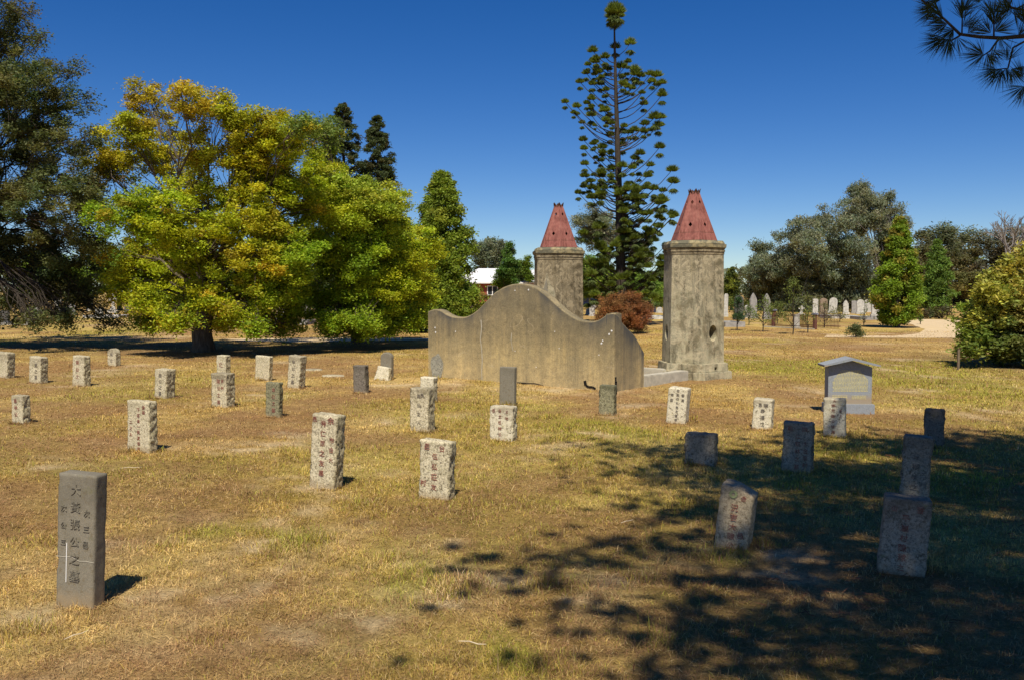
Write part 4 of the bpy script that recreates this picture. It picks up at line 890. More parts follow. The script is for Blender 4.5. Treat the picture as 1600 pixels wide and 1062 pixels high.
# bunya pine
def bunya():
    Y = 45; b_ = at(968, 500, Y); x0 = b_.x; top = at(960, 22, Y); e = empty('bunya_pine', (x0, Y, 0), 0, 'tall bare stemmed pine with tufted branch ends behind the towers', 'tree'); mb = MB(); lv = Leaves(); k = px(Y)
    def tx(v): return at(np.interp(v, [0, 60, 200, 300, 500], [959.5, 960, 964, 967, 972]), v, Y)
    pts = [tx(v) for v in (505, 450, 380, 300, 220, 140, 80, 30)]
    mb.tube([(p.x - x0, 0, p.z) for p in pts], [.3, .27, .22, .17, .13, .09, .06, .03], 8)
    # branch tips read off the crown, (u, v, radius px)
    T = [(568, 80, 11), (592, 62, 10), (546, 62, 10), (568, 42, 11), (540, 92, 8), (598, 90, 8), (580, 55, 10), (556, 50, 10), (568, 66, 11), (573, 262, 9), (653, 240, 9), (446, 282, 8), (515, 316, 8), (420, 358, 6), (460, 342, 7), (410, 405, 7), (480, 398, 8), (538, 385, 6), (606, 370, 9), (642, 342, 6), (680, 390, 9), (684, 410, 9), (715, 420, 8), (765, 410, 8), (803, 418, 8), (775, 450, 7),
         (830, 460, 7), (376, 455, 7), (446, 465, 6), (490, 465, 6), (615, 463, 8), (666, 490, 6), (830, 527, 9), (293, 565, 7), (358, 590, 8), (440, 548, 7), (414, 572, 6), (438, 505, 4), (515, 610, 8), (540, 640, 7), (438, 637, 9), (388, 680, 6), (520, 665, 6), (790, 650, 11), (828, 650, 8), (810, 695, 9), (620, 700, 7), (612, 732, 7), (680, 722, 7), (543, 748, 8),
         (395, 775, 8), (398, 824, 7), (448, 797, 5), (500, 815, 8), (500, 845, 7), (548, 842, 6), (610, 805, 7), (818, 815, 10), (708, 850, 8), (686, 880, 7), (765, 915, 7), (402, 908, 8), (490, 890, 5), (610, 920, 10), (550, 935, 7), (665, 930, 6), (886, 942, 9), (893, 1008, 10), (402, 975, 7), (432, 1005, 7), (495, 955, 10), (495, 975, 10), (545, 975, 7), (550, 1005, 6),
         (702, 970, 6), (750, 975, 7), (397, 1035, 7), (500, 1035, 9), (680, 1040, 7), (740, 1040, 8), (785, 1045, 7), (640, 1020, 6)]
    tips = [(800 + a_ / 3.54, b2 / 3.54, r_ / 3.54 * 4.3 * random.uniform(.85, 1.15)) for a_, b2, r_ in T]
    tips += [(u + (966 - u) * random.uniform(.12, .45) + random.uniform(-4, 4), v + random.uniform(2, 22), r_ * random.uniform(.6, .85)) for u, v, r_ in list(tips) if abs(u - 966) > 12 and random.random() < .5]
    # lower, denser crown
    c_n = 0
    while c_n < 175:
        v = random.uniform(292, 468); hw = np.interp(v, [292, 330, 380, 430, 468], [52, 82, 66, 74, 56]) * (.8 + .45 * float(vnoise(v / 14, 3.3, seed=15))); u = 970 + random.uniform(-1, 1) * hw
        if float(vnoise(u / 17, v / 12, seed=19)) < .36: continue
        c_n += 1; tips.append((u, v, random.uniform(5.5, 12)))
    for u, v, r_ in tips:
        off = abs(u - np.interp(v, [0, 500], [959, 972])); dep = random.uniform(-1, 1) * (1.6 if v > 290 else max(.25, 1.2 - off * .02)); p = at(u, v, Y + dep); c_ = np.array((p.x - x0, dep, p.z)); rr_ = r_ * k
        s_v = v + min(60, off * .55) + random.uniform(0, 14); sp = tx(s_v); a_ = Vector((sp.x - x0, 0, sp.z)); bb = Vector(c_)
        pts = []
        for i in range(6):
            t = i / 5; q = a_.lerp(bb, t); q.z -= math.sin(t * math.pi) * (bb - a_).length * .12; pts.append(q)
        mb.tube(pts, [.026, .024, .022, .02, .018, .012], 4, False)
        col = (.165, .215, .035); dk = random.uniform(.65, 1.2)
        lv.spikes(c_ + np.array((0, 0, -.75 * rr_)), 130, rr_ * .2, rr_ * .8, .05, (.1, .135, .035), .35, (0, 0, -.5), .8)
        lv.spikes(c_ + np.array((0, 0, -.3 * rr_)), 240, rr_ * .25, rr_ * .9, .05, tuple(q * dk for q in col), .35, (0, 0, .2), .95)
    mb.build('trunk', M['bark_dark'], e, smooth=True); lv.build('crown', M['leaf'], e, up=.2)
bunya()

# rust coloured bush
LB = [(975, 474, 20, (.36, .17, .065)), (940, 498, 14, (.34, .19, .07)), (1010, 484, 12, (.33, .16, .07)), (990, 466, 12, (.33, .15, .06)), (958, 466, 10, (.35, .17, .06)), (945, 512, 10, (.25, .12, .05)), (1000, 514, 10, (.2, .1, .05)), (955, 480, 22, (.37, .18, .065)), (998, 482, 20, (.33, .15, .06)), (960, 500, 22, (.32, .15, .055)), (985, 500, 24, (.3, .14, .055)), (1005, 498, 16, (.28, .11, .05)), (942, 482, 12, (.36, .18, .06)), (975, 490, 30, (.28, .13, .05))]
broad_tree('rust_bush', 'round rust brown bush behind the right end of the curved wall', 'bush', (at(978, 520, 36).x, 36, 0), lobes_px(LB, 36, .7), .06, (at(978, 520, 36).x, 36, .3), .075, .02, 60000, 44, .17, .9, barkm='bark_dark', jit=.4, up=.1, limb_sag=0)

def cone_tree(name, label, u, vt, vb, hw, Y, n, nc, col, acc, L_, W_, group=None, cr=.3, barkm='bark', prof=None, p_acc=.2, flat=.8):
    b_ = at(u, vb, Y); top = at(u, vt, Y).z; bot = max(.25, b_.z); e = empty(name, (b_.x, Y, 0), 0, label, 'tree', group); mb = MB(); lv = Leaves(); Rm = hw * px(Y)
    mb.tube([(0, 0, -.1), (.03, 0, top * .5), (0, 0, top)], [Rm * .1 + .03, Rm * .06, .015], 8)
    pr = prof or [(0, .5), (.12, .85), (.25, 1), (.5, .82), (.75, .5), (.9, .24), (1, .06)]
    for i in range(nc):
        t = random.random() ** 1.25; rad = Rm * np.interp(t, [q[0] for q in pr], [q[1] for q in pr]); a_ = random.uniform(0, 6.283); lump = .82 + .36 * float(vnoise(a_ * 1.6 + 3, t * 7, seed=int(u) % 97))
        rr_ = rad * lump * random.uniform(.45, 1.0); z = bot + (top - bot) * t; q = Vector((math.cos(a_) * rr_, math.sin(a_) * rr_, z)); dk = random.uniform(.7, 1.2)
        mb.tube([(0, 0, max(.1, z - rr_ * .35)), q], [.02, .006], 4, False)
        c2 = acc if acc is not None and random.random() < p_acc else col
        lv.cloud(q, (cr * (.45 + .55 * rad / Rm)) * random.uniform(.7, 1.2), n // nc, L_, W_, tuple(x_ * dk for x_ in c2), .3, .4, flat)
    mb.build('trunk', M[barkm], e); lv.build('crown', M['leaf'], e, up=.4); return e
cone_tree('sequoia', 'left and taller of two dark pointed conifers behind the golden tree', 539, 164, 480, 66, 60, 60000, 620, SQ, (.12, .12, .05), .2, .07, 'pair of dark pointed conifers', .42, 'bark_dark', SP, .15, .6)
cone_tree('sequoia', 'right and narrower of two dark pointed conifers, reaching into clear sky', 592, 183, 480, 62, 62, 60000, 620, SQ, (.12, .12, .05), .2, .07, 'pair of dark pointed conifers', .42, 'bark_dark', SP, .15, .6)
cone_tree('dense_green_tree', 'dense green tree with a blunt pointed top left of the curved wall', 691, 272, 522, 54, 37, 120000, 560, (.23, .31, .035), (.32, .36, .04), .12, .058, None, .4, 'bark_dark', [(0, .9), (.2, 1), (.45, .92), (.65, .75), (.82, .5), (.93, .3), (1, .08)], .2, .7)
# trees behind the bunya
def mass(name, label, cat, Lx, Y, L_, W_, n, clumps=12, cr=.5, dep=1.5, barkm='bark_dark', group=None, hang=0, flat=.75, tr=.2, jit=.3, fork=.35, huej=.18, mt=None, accent=None):
    us = [q[0] for q in Lx]; zc = sum(at(q[0], q[1], Y).z for q in Lx) / len(Lx); uc = sum(us) / len(us); b_ = at(uc, 500, Y); n = int(n * 1.8); clumps = int(clumps * 1.6); cr *= .85; L_ *= .85; W_ *= .85
    return broad_tree(name, label, cat, (b_.x, Y, 0), lobes_px(Lx, Y, dep), tr, (b_.x, Y, max(.25, zc * fork)), L_, W_, n, clumps, cr, flat, hang, barkm=barkm, group=group, jit=jit, huej=huej, mt=mt, accent=accent)
EU = (.235, .26, .165); EG = (.18, .205, .115); EB = (.23, .21, .14)
BGp = 'background trees behind the towers'
mass('gum_tree', 'pale olive gum tree behind the bunya pine', 'tree', [(905, 345, 12, EU), (930, 340, 22, EU), (950, 360, 24, EU), (925, 370, 24, EG), (990, 380, 22, EG), (1010, 400, 20, EG)], 90, .3, .1, 14000, 12, .8, 2, group=BGp, hang=.3)
mass('leafy_tree', 'bright green tree low behind the red brown bush', 'tree', [(925, 415, 22, (.2, .3, .05)), (950, 435, 22, (.22, .32, .05)), (930, 450, 18, (.2, .3, .05)), (1000, 440, 22, (.2, .31, .05)), (1025, 450, 18, (.22, .33, .05)), (1035, 462, 12, (.24, .34, .05)), (1000, 462, 14, (.2, .3, .05)), (985, 450, 16, GD), (905, 440, 14, GD)], 62, .22, .1, 22000, 14, .55, 2, group=BGp)
mass('leafy_tree', 'dark green tree filling the gap between the two towers', 'tree', [(890, 420, 22, GD), (880, 440, 20, GD), (915, 455, 16, GD), (1040, 425, 16, GD), (1035, 455, 14, GD), (960, 455, 14, GD)], 72, .25, .11, 14000, 14, .6, 2, group=BGp)
mass('gum_tree', 'grey gum tree above the white roofed house', 'tree', [(750, 385, 12, EU), (768, 382, 12, EU), (785, 384, 10, EU), (745, 400, 12, EG), (765, 400, 16, EU), (785, 402, 12, EG), (750, 415, 10, EG), (775, 418, 10, EG)], 115, .4, .14, 9000, 12, .8, 2, group=BGp, hang=.3)
mass('pointed_tree', 'small bright green pointed tree beside the left tower', 'tree', [(797, 383, 5, (.12, .22, .04)), (795, 395, 9, (.12, .22, .04)), (792, 408, 11, (.12, .22, .04)), (802, 418, 12, (.12, .22, .04)), (785, 428, 12, (.12, .22, .04)), (800, 440, 14, (.12, .22, .04)), (780, 445, 10, GD)], 85, .24, .1, 12000, 12, .45, 1, group=BGp)
mass('leafy_tree', 'mid green tree between the pointed tree and the left tower', 'tree', [(815, 412, 7, GD), (822, 422, 9, GD), (826, 405, 5, GD), (812, 432, 9, (.12, .17, .05)), (828, 432, 7, GD)], 100, .26, .1, 5000, 10, .5, 1, group=BGp)
cone_tree('cypress', 'dark rounded cypress just right of the right tower', 1143, 420, 475, 13, 80, 12000, 120, (.09, .12, .035), (.24, .27, .04), .18, .08, BGp, .4, 'bark_dark', [(0, .7), (.3, 1), (.6, .9), (.85, .55), (1, .1)], .35)

RG = 'gum trees beyond the right hand graves'
mass('gum_tree', 'small dusty gum tree at the left end of the right tree group', 'tree', [(1190, 390, 14, EU), (1185, 410, 18, EU), (1200, 430, 20, EB), (1180, 435, 18, EG), (1175, 455, 16, EG), (1205, 455, 18, EG), (1190, 472, 16, EG)], 78, .3, .09, 14000, 13, .7, 2, group=RG, hang=.5, barkm='bark_grey')
mass('gum_tree', 'broad grey green gum tree in the middle of the right tree group', 'tree', [(1245, 360, 24, EU), (1285, 348, 26, EU), (1315, 350, 22, EU), (1228, 385, 26, EU), (1265, 385, 34, EU), (1310, 385, 34, EU), (1345, 385, 26, EU), (1235, 420, 30, EG), (1280, 425, 36, EU), (1330, 425, 34, EG), (1240, 455, 26, EG), (1290, 460, 28, EG), (1340, 460, 26, EB), (1215, 440, 24, EG), (1370, 440, 24, EG), (1255, 478, 22, EG), (1300, 480, 24, EB), (1340, 480, 22, EG), (1225, 472, 20, EG), (1270, 440, 34, EG), (1310, 450, 34, EG), (1200, 415, 24, EU), (1365, 470, 22, EG)], 74, .3, .09, 52000, 15, .75, 3, group=RG, hang=.5, barkm='bark_grey', tr=.4)
mass('gum_tree', 'tallest gum tree with open feathery top at right', 'tree', [(1340, 302, 16, EU, .7), (1352, 294, 12, EU, .6), (1330, 320, 16, EU, .8), (1358, 320, 20, EU), (1385, 312, 16, EU, .7), (1400, 328, 14, EU, .7), (1408, 350, 14, EU, .7), (1380, 345, 22, EU), (1350, 350, 24, EU), (1330, 345, 18, EU), (1400, 375, 18, EG, .8), (1375, 380, 24, EG), (1400, 410, 24, EG), (1390, 440, 24, EG), (1400, 465, 22, EG)], 84, .32, .09, 34000, 13, .75, 2.5, group=RG, hang=.5, barkm='bark_grey', tr=.35)
DK = (.17, .165, .08)
mass('gum_tree', 'dark olive tree with flat top left of the bare tree', 'tree', [(1450, 375, 18, DK), (1480, 368, 20, EG), (1510, 372, 18, EG), (1440, 400, 20, DK), (1470, 400, 26, DK), (1505, 400, 28, DK), (1450, 430, 24, DK), (1490, 435, 28, DK), (1525, 430, 24, DK), (1500, 465, 24, DK), (1450, 465, 24, DK)], 88, .34, .12, 26000, 14, .9, 2, group=RG)
mass('gum_tree', 'dusty grey brown tree at the far right behind the bare tree', 'tree', [(1540, 375, 18, DK), (1570, 372, 20, EB), (1600, 372, 20, EG), (1545, 405, 24, EB), (1585, 405, 26, EB), (1560, 435, 26, DK), (1610, 430, 30, DK), (1650, 400, 34, EG), (1600, 460, 30, DK), (1540, 455, 24, (.2, .17, .06))], 86, .34, .1, 24000, 14, .9, 2, group=RG, jit=.4)
mass('olive_bush', 'low olive brown bush behind the second pointed tree', 'bush', [(1500, 440, 14, (.19, .18, .06)), (1520, 436, 14, (.2, .19, .07)), (1510, 455, 16, (.15, .14, .06)), (1535, 455, 14, (.15, .14, .07))], 70, .24, .08, 8000, 12, .5, 1)
# pointed trees
def cone_l(u, vt, vb, hw, col, n=7, acc=None):
    out = []
    for i in range(n):
        t = (i + .5) / n; v = vt + (vb - vt) * t; h = hw * (t ** .75) * (1 if t < .8 else .8); r_ = max(5, h * .62)
        for s_ in ((0,) if t < .25 else (-1, 1) if t < .5 else (-1, 0, 1)):
            c_ = col if acc is None or random.random() < .75 else acc
            out.append((u + s_ * max(0, h - r_ * .75) + random.uniform(-3, 3), v + random.uniform(-4, 4), r_ * random.uniform(.8, 1.05), c_))
    return out
b1 = gp(1400, 512)
cone_tree('pointed_tree', 'bright green pointed tree with an orange tinge by the gravel path', 1402, 342, 506, 37, b1.y, 60000, 300, (.22, .33, .03), (.36, .32, .05), .12, .065, 'pointed trees by the gravel path', .3)
cone_tree('pointed_tree', 'paler green pointed tree behind the larger one by the gravel path', 1462, 376, 492, 25, 58, 26000, 200, (.17, .27, .05), None, .15, .07, 'pointed trees by the gravel path', .35)
# bare tree
def bare_tree():
    Y = 75; b_ = at(1575, 500, Y); e = empty('bare_tree', (b_.x, Y, 0), 0, 'leafless grey tree rising above the far right trees', 'tree'); mb = MB()
    def grow(p, d_, l_, r_, k):
        q = p + d_ * l_; mb.tube([p, p.lerp(q, .5) + Vector((random.gauss(0, .04), random.gauss(0, .04), 0)) * l_, q], [r_, r_ * .85, r_ * .7], 5, False)
        if k == 0: return
        for _ in range(random.choice((2, 3, 3))):
            nd = (d_ + Vector((random.gauss(0, .42), random.gauss(0, .42), random.gauss(.1, .2)))).normalized(); grow(q, nd, l_ * random.uniform(.6, .85), r_ * .65, k - 1)
    grow(Vector((0, 0, 0)), Vector((0, 0, 1)), 3.9, .17, 0)
    for a_ in range(6):
        grow(Vector((0, 0, 3.8)), Vector((random.gauss(0, .35), random.gauss(0, .35), 1)).normalized(), 1.5, .1, 4)
    mb.build('trunk', M['bark_grey'], e)
bare_tree()
# yellow green bush at the right edge; shade beneath coloured into the lower lobes
LY = [(1575, 432, 36, (.46, .43, .08)), (1610, 412, 36, (.48, .44, .09)), (1545, 468, 36, (.44, .42, .07)), (1522, 498, 28, (.3, .36, .05)), (1518, 525, 24, (.26, .33, .05)), (1560, 500, 36, (.4, .38, .06)), (1590, 480, 42, (.4, .34, .1)), (1580, 520, 44, (.17, .23, .05)), (1632, 490, 60, (.3, .3, .06)), (1548, 530, 30, (.2, .27, .06)), (1600, 545, 34, (.13, .17, .05)), (1660, 440, 60, (.36, .34, .08)),
      (1680, 520, 60, (.16, .2, .05)), (1515, 545, 18, (.26, .3, .06)), (1570, 555, 20, (.14, .18, .05)), (1750, 470, 70, (.2, .23, .05))]
broad_tree('yellow_bush', 'rounded yellow green laurel like bush at the right edge of the photo', 'bush', (at(1640, 560, 21).x, 21, 0), lobes_px(LY, 20.6, 1.3), .13, (at(1640, 560, 21).x, 21, .5), .11, .045, 120000, 30, .22, .8, jit=.35, barkm='bark_dark', huej=.25, tw=.007)
# saplings and shrubs on the right
def sapling(u, v, h, wd_, col, label, n=900, name='sapling', L_=.09):
    p = gp(u, v); H_ = h * px(p.y); e = empty(name, (p.x, p.y, 0), 0, label, name.replace('_', ' '), 'young saplings beside the right hand graves' if name == 'sapling' else None); mb = MB(); lv = Leaves()
    mb.tube(curve_pts((0, 0, -.05), (0, 0, H_), 5, 0, .01), [.025, .022, .018, .014, .01, .006], 5)
    Rm = wd_ / 2 * px(p.y)
    for i in range(22):
        t = random.uniform(.28, 1); a_ = random.uniform(0, 6.28); r_ = Rm * math.sin(min(1, t * 1.05) * math.pi) ** .6 * random.uniform(.3, 1); q = Vector((math.cos(a_) * r_, math.sin(a_) * r_, H_ * t))
        mb.tube([(0, 0, max(.1, H_ * (t - .2))), q], [.009, .004], 4, False); lv.cloud(q, Rm * .38 + .03, n // 22, L_, .035, col, .35, .3, .9)
    mb.build('trunk', M['bark_dark'], e); lv.build('crown', M['leaf'], e); return e
sapling(1152, 516, 52, 24, (.07, .13, .05), 'dark bluish sapling in front of the dark headstone', 1300)
sapling(1192, 518, 55, 34, (.17, .22, .05), 'round headed yellow green sapling with a dark stem by the iron fence')
sapling(1239, 522, 85, 44, (.16, .2, .05), 'tallest wispy sapling in front of the iron fence')
sapling(1262, 520, 60, 26, (.2, .22, .07), 'thin pale sapling at the right end of the iron fence', 500)
sapling(1288, 512, 40, 30, (.2, .21, .09), 'faint greyish sapling right of the fence pier', 500)
sapling(1438, 507, 17, 8, (.16, .24, .05), 'tiny round sapling beside the bend of the gravel path', 220)
sapling(1337, 527, 17, 30, (.12, .15, .06), 'low grey green shrub alone in the grass before the path', 1400, 'low_shrub', .07)
sapling(1350, 509, 26, 16, (.2, .22, .1), 'bare twiggy sapling behind the low shrub', 120)
def hedge(u0, u1, v0, v1, Y, col, label, name='hedge'):
    a_, b_ = at(u0, v1, Y), at(u1, v1, Y); e = empty(name, ((a_.x + b_.x) / 2, Y, 0), 0, label, 'hedge'); lv = Leaves(); W2 = (b_.x - a_.x) / 2; zt_ = at(u0, v0, Y).z; mb = MB()
    for i in range(int(W2 * 2 / .5) + 1):
        x_ = -W2 + i * .5; mb.tube([(x_, 0, -.05), (x_ + .1, 0, zt_ * .6)], [.04, .02], 4)
        for j in range(6): lv.cloud((x_ + random.uniform(-.2, .2), random.uniform(-.4, .4), random.uniform(.2, 1) * zt_ * .9), .35, 60, .16, .08, tuple(q * random.uniform(.8, 1.2) for q in col), .3)
    mb.build('stems', M['bark_dark'], e); lv.build('foliage', M['leaf'], e); return e
hedge(738, 775, 459, 470, 88, (.16, .17, .04), 'clipped hedge in front of the red brick house')
hedge(1440, 1485, 482, 496, 55, (.12, .11, .05), 'low brown green hedge under the second pointed tree')
hedge(1140, 1170, 466, 480, 72, (.14, .17, .04), 'clipped green hedge behind the headstones right of the tower')
hedge(1005, 1040, 461, 474, 80, (.15, .19, .04), 'bright clipped hedge seen between bush and right tower')
hedge(1165, 1290, 466, 489, 79, (.1, .115, .05), 'dark scrub under the gum trees behind the left part of the right graves', 'scrub')
hedge(1290, 1400, 468, 487, 82, (.12, .13, .055), 'dark scrub under the gum trees behind the white headstones at right', 'scrub')
hedge(1030, 1130, 470, 482, 86, (.14, .18, .05), 'green scrub seen behind the right burning tower', 'scrub')
sapling(1215, 506, 34, 30, (.17, .21, .06), 'leafy sapling behind the brick pier of the iron fence', 900)
sapling(1170, 508, 30, 22, (.14, .2, .06), 'small leafy sapling between dark and pointed headstones', 600)
sapling(1312, 503, 22, 26, (.2, .21, .09), 'dry pale shrub in front of the headstones right of the fence', 500, 'dry_shrub')
# far wood closing the horizon
def woodland():
    lv = Leaves()
    for i in range(900):
        th = random.uniform(-.95, .95); d = random.uniform(135, 190); x_, y_ = d * math.sin(th), d * math.cos(th)
        u_ = 800 + 1400 * math.tan(th)
        hmax = 3.2 + 2.0 * float(vnoise(th * 20, 0, seed=5)); 
        if u_ < 660: hmax += 4
        if u_ > 1170: hmax += 3
        col = random.choice([DK, EG, EU, GD]); lv.cloud((x_, y_, random.uniform(.5, hmax)), random.uniform(1.2, 2.2), 55, .9, .45, tuple(q * .9 for q in col), .3)
    o_ = lv.build('far_woodland', M['leaf'], None); tag(o_, 'distant strip of bushland along the horizon', 'woodland', kind='stuff')
woodland()
mass('dark_tree', 'dark tree filling the gap beneath the golden tree crown', 'tree', [(60, 430, 40, GD), (140, 425, 40, GD), (230, 430, 40, GD), (320, 425, 40, GD), (180, 400, 34, GD), (110, 455, 24, GD), (270, 450, 24, GD)], 78, .4, .18, 16000, 14, 1.0, 3)
mass('dark_tree', 'dark tree behind the gap between golden and green trees', 'tree', [(400, 430, 40, GD), (480, 430, 40, GD), (560, 430, 40, GD), (620, 440, 34, GD), (440, 455, 24, GD), (530, 455, 24, GD)], 80, .4, .18, 14000, 14, 1.0, 3)

# ------------------------------------------------------------------ far graves
def headstone(u, v, wpx, hpx, style, mtl, label, group):
    p = gp(u, v); k = px(p.y); W2, H_ = wpx * k / 2, hpx * k; T_ = .14; e = empty('headstone', (p.x, p.y, 0), random.uniform(-.4, .2), label, 'headstone', group); e.rotation_euler = (0, random.uniform(-.05, .05), random.uniform(-.5, .3)); mb = MB()
    bh = H_ * .14; mb2 = MB(); mb2.box(-W2 * 1.25, W2 * 1.25, -T_ * .4, T_ * 1.5, -.05, bh); mb2.build('base', M[mtl], e, bevel=.01)
    n = 14
    if style == 'round': pr = [(-W2, bh), (W2, bh)] + [(W2 * math.cos(t), H_ - W2 + W2 * math.sin(t)) for t in np.linspace(0, math.pi, n)]
    elif style == 'point': pr = [(-W2, bh), (W2, bh), (W2, H_ * .72), (W2 * .55, H_ * .88), (0, H_), (-W2 * .55, H_ * .88), (-W2, H_ * .72)]
    elif style == 'obelisk': pr = [(-W2, bh), (W2, bh), (W2 * .6, H_ * .9), (0, H_), (-W2 * .6, H_ * .9)]; T_ = W2 * 1.6
    elif style == 'cross':
        a_ = W2 * .3; pr = [(-W2 * .6, bh), (W2 * .6, bh), (W2 * .5, H_ * .3), (a_, H_ * .32), (a_, H_ * .62), (W2, H_ * .62), (W2, H_ * .8), (a_, H_ * .8), (a_, H_), (-a_, H_), (-a_, H_ * .8), (-W2, H_ * .8), (-W2, H_ * .62), (-a_, H_ * .62), (-a_, H_ * .32), (-W2 * .5, H_ * .3)]
    else: pr = [(-W2, bh), (W2, bh), (W2, H_ * .93), (W2 * .6, H_), (-W2 * .6, H_), (-W2, H_ * .93)]
    m_ = len(pr); mb.add([(x_, 0, z_) for x_, z_ in pr] + [(x_, T_, z_) for x_, z_ in pr], [tuple(range(m_)), tuple(range(2 * m_ - 1, m_ - 1, -1))] + [(i, i + m_, (i + 1) % m_ + m_, (i + 1) % m_) for i in range(m_)])
    mb.build('tablet', M[mtl], e); return e
GRr = 'headstones in the distance on the right'; GL = 'headstones in the distance on the left'
for q in [(1134, 495, 6, 36, 'flat', 'headstone_white', 'white headstone just showing beside the right tower'), (1155, 500, 14, 38, 'round', 'headstone_dark', 'tall dark headstone behind the bluish sapling'),
          (1178, 498, 11, 40, 'point', 'headstone_grey', 'pointed grey headstone left of the similar one behind the saplings'), (1199, 499, 11, 40, 'point', 'headstone_grey', 'pointed grey headstone with pale rim behind the yellow green sapling'),
          (1274, 493, 8, 26, 'flat', 'headstone_white', 'white stepped headstone touching the brown rounded one'), (1287, 496, 12, 30, 'round', 'headstone_brown', 'brown round topped headstone right of the iron fence'),
          (1301, 490, 12, 25, 'round', 'headstone_white', 'white rimmed round headstone right of the brown one'), (1322, 491, 8, 22, 'point', 'headstone_white', 'small pointed white headstone left of the wide pale one'), (1335, 490, 8, 20, 'flat', 'headstone_grey', 'square grey headstone second left of the orange tinged tree group'),
          (1345, 491, 11, 23, 'round', 'headstone_white', 'wide pale rounded headstone in the right row'), (1356, 488, 9, 20, 'flat', 'headstone_white', 'white square headstone behind the wide rounded one'), (1369, 494, 13, 22, 'point', 'headstone_white', 'white pointed headstone touching the pointed tree'),
          (1252, 492, 9, 14, 'cross', 'headstone_white', 'white leaning cross behind the iron fence'), (1245, 512, 8, 20, 'flat', 'headstone_white', 'low white headstone inside the iron fence'), (1168, 497, 7, 20, 'round', 'headstone_white', 'small white headstone between the dark and the grey ones')]:
    headstone(*q, GRr)
for q in [(40, 508, 9, 26, 'obelisk', 'headstone_white', 'white obelisk under the cedar at far left'), (6, 505, 18, 20, 'flat', 'headstone_dark', 'blue grey tablet at the far left edge under the cedar'), (176, 489, 13, 31, 'cross', 'headstone_white', 'tall white cross monument under the golden tree'), (199, 489, 12, 10, 'flat', 'headstone_dark', 'small dark tablet beside the white cross monument'),
          (138, 486, 7, 38, 'obelisk', 'headstone_white', 'slim white obelisk between cedar and golden tree'), (90, 490, 14, 24, 'round', 'headstone_white', 'white rounded headstone behind low cedar branches'), (112, 492, 12, 18, 'point', 'headstone_grey', 'grey pointed headstone behind low cedar branches'), (232, 492, 14, 30, 'flat', 'headstone_white', 'tall white tablet left of the golden tree trunk'),
          (240, 499, 16, 10, 'flat', 'headstone_white', 'low white block left of the golden tree trunk'), (315, 488, 16, 20, 'flat', 'headstone_white', 'white tablet right behind the golden tree trunk'), (365, 490, 10, 26, 'round', 'headstone_white', 'rounded white headstone right of the golden tree trunk'), (395, 492, 9, 14, 'flat', 'headstone_grey', 'small pale tablet right of the golden tree trunk'),
          (432, 492, 12, 22, 'round', 'headstone_brown', 'brownish headstone below the gap between golden and green trees'), (447, 494, 12, 18, 'point', 'headstone_white', 'white pointed headstone above the grey kerbed grave'), (478, 492, 14, 22, 'flat', 'headstone_grey', 'grey tablet above the grey kerbed grave'), (600, 500, 12, 16, 'flat', 'headstone_white', 'pale tablet glimpsed under the green tree'),
          (650, 506, 14, 14, 'round', 'headstone_brown', 'brown headstone in the gap left of the curved wall'), (55, 497, 10, 16, 'flat', 'headstone_white', 'short white tablet right of the obelisk under the cedar'), (155, 494, 12, 12, 'flat', 'headstone_white', 'low white tablet left of the white cross monument'), (740, 486, 10, 14, 'round', 'headstone_brown', 'brownish headstone below the red brick house'),
          (925, 494, 8, 16, 'flat', 'headstone_white', 'small white headstone between left tower and rust bush'), (918, 492, 6, 10, 'round', 'headstone_grey', 'tiny grey headstone beside the left tower'), (1020, 488, 10, 9, 'flat', 'headstone_white', 'white tablet between rust bush and right tower'), (1030, 489, 9, 9, 'round', 'headstone_white', 'low white rounded headstone touching the right tower')]:
    headstone(*q, GL)
def kerb_grave(u0, u1, v, h, mtl, label):
    a_, b_ = gp(u0, v), gp(u1, v); e = empty('kerbed_grave', ((a_.x + b_.x) / 2, a_.y, 0), random.uniform(-.1, .1), label, 'grave', 'kerbed graves in the distance'); W2 = (b_.x - a_.x) / 2; H_ = h * px(a_.y); mb = MB()
    mb.box(-W2, W2, 0, .15, -.05, H_); mb.box(-W2, W2, 1.7, 1.85, -.05, H_); mb.box(-W2, -W2 + .15, .153, 1.697, -.05, H_ - .003); mb.box(W2 - .15, W2, .153, 1.697, -.05, H_ - .003); mb.build('kerb', M[mtl], e, bevel=.01)
    mb = MB(); mb.box(-W2 + .153, W2 - .153, .153, 1.697, -.05, H_ * .5); mb.build('grave_slab', M['headstone_grey'], e)
kerb_grave(440, 480, 508, 7, 'headstone_grey', 'grey kerbed grave under the gap in the trees at left')
kerb_grave(400, 434, 506, 7, 'headstone_grey', 'long low kerbed grave right of the golden tree trunk')
kerb_grave(-20, 30, 508, 4, 'headstone_grey', 'flat grey grave at the left edge under the cedar')
kerb_grave(130, 185, 497, 4, 'headstone_white', 'white kerbed grave left of the golden tree')
kerb_grave(1298, 1340, 498, 5, 'headstone_white', 'pale kerbed grave in front of the right row')
kerb_grave(1345, 1385, 500, 5, 'headstone_grey', 'low grey kerbed grave beside the pointed tree')
kerb_grave(1133, 1165, 511, 8, 'headstone_grey', 'wide grey kerbed grave just right of the right tower')
kerb_grave(1008, 1036, 499, 5, 'headstone_white', 'white kerbed grave between rust bush and right tower')
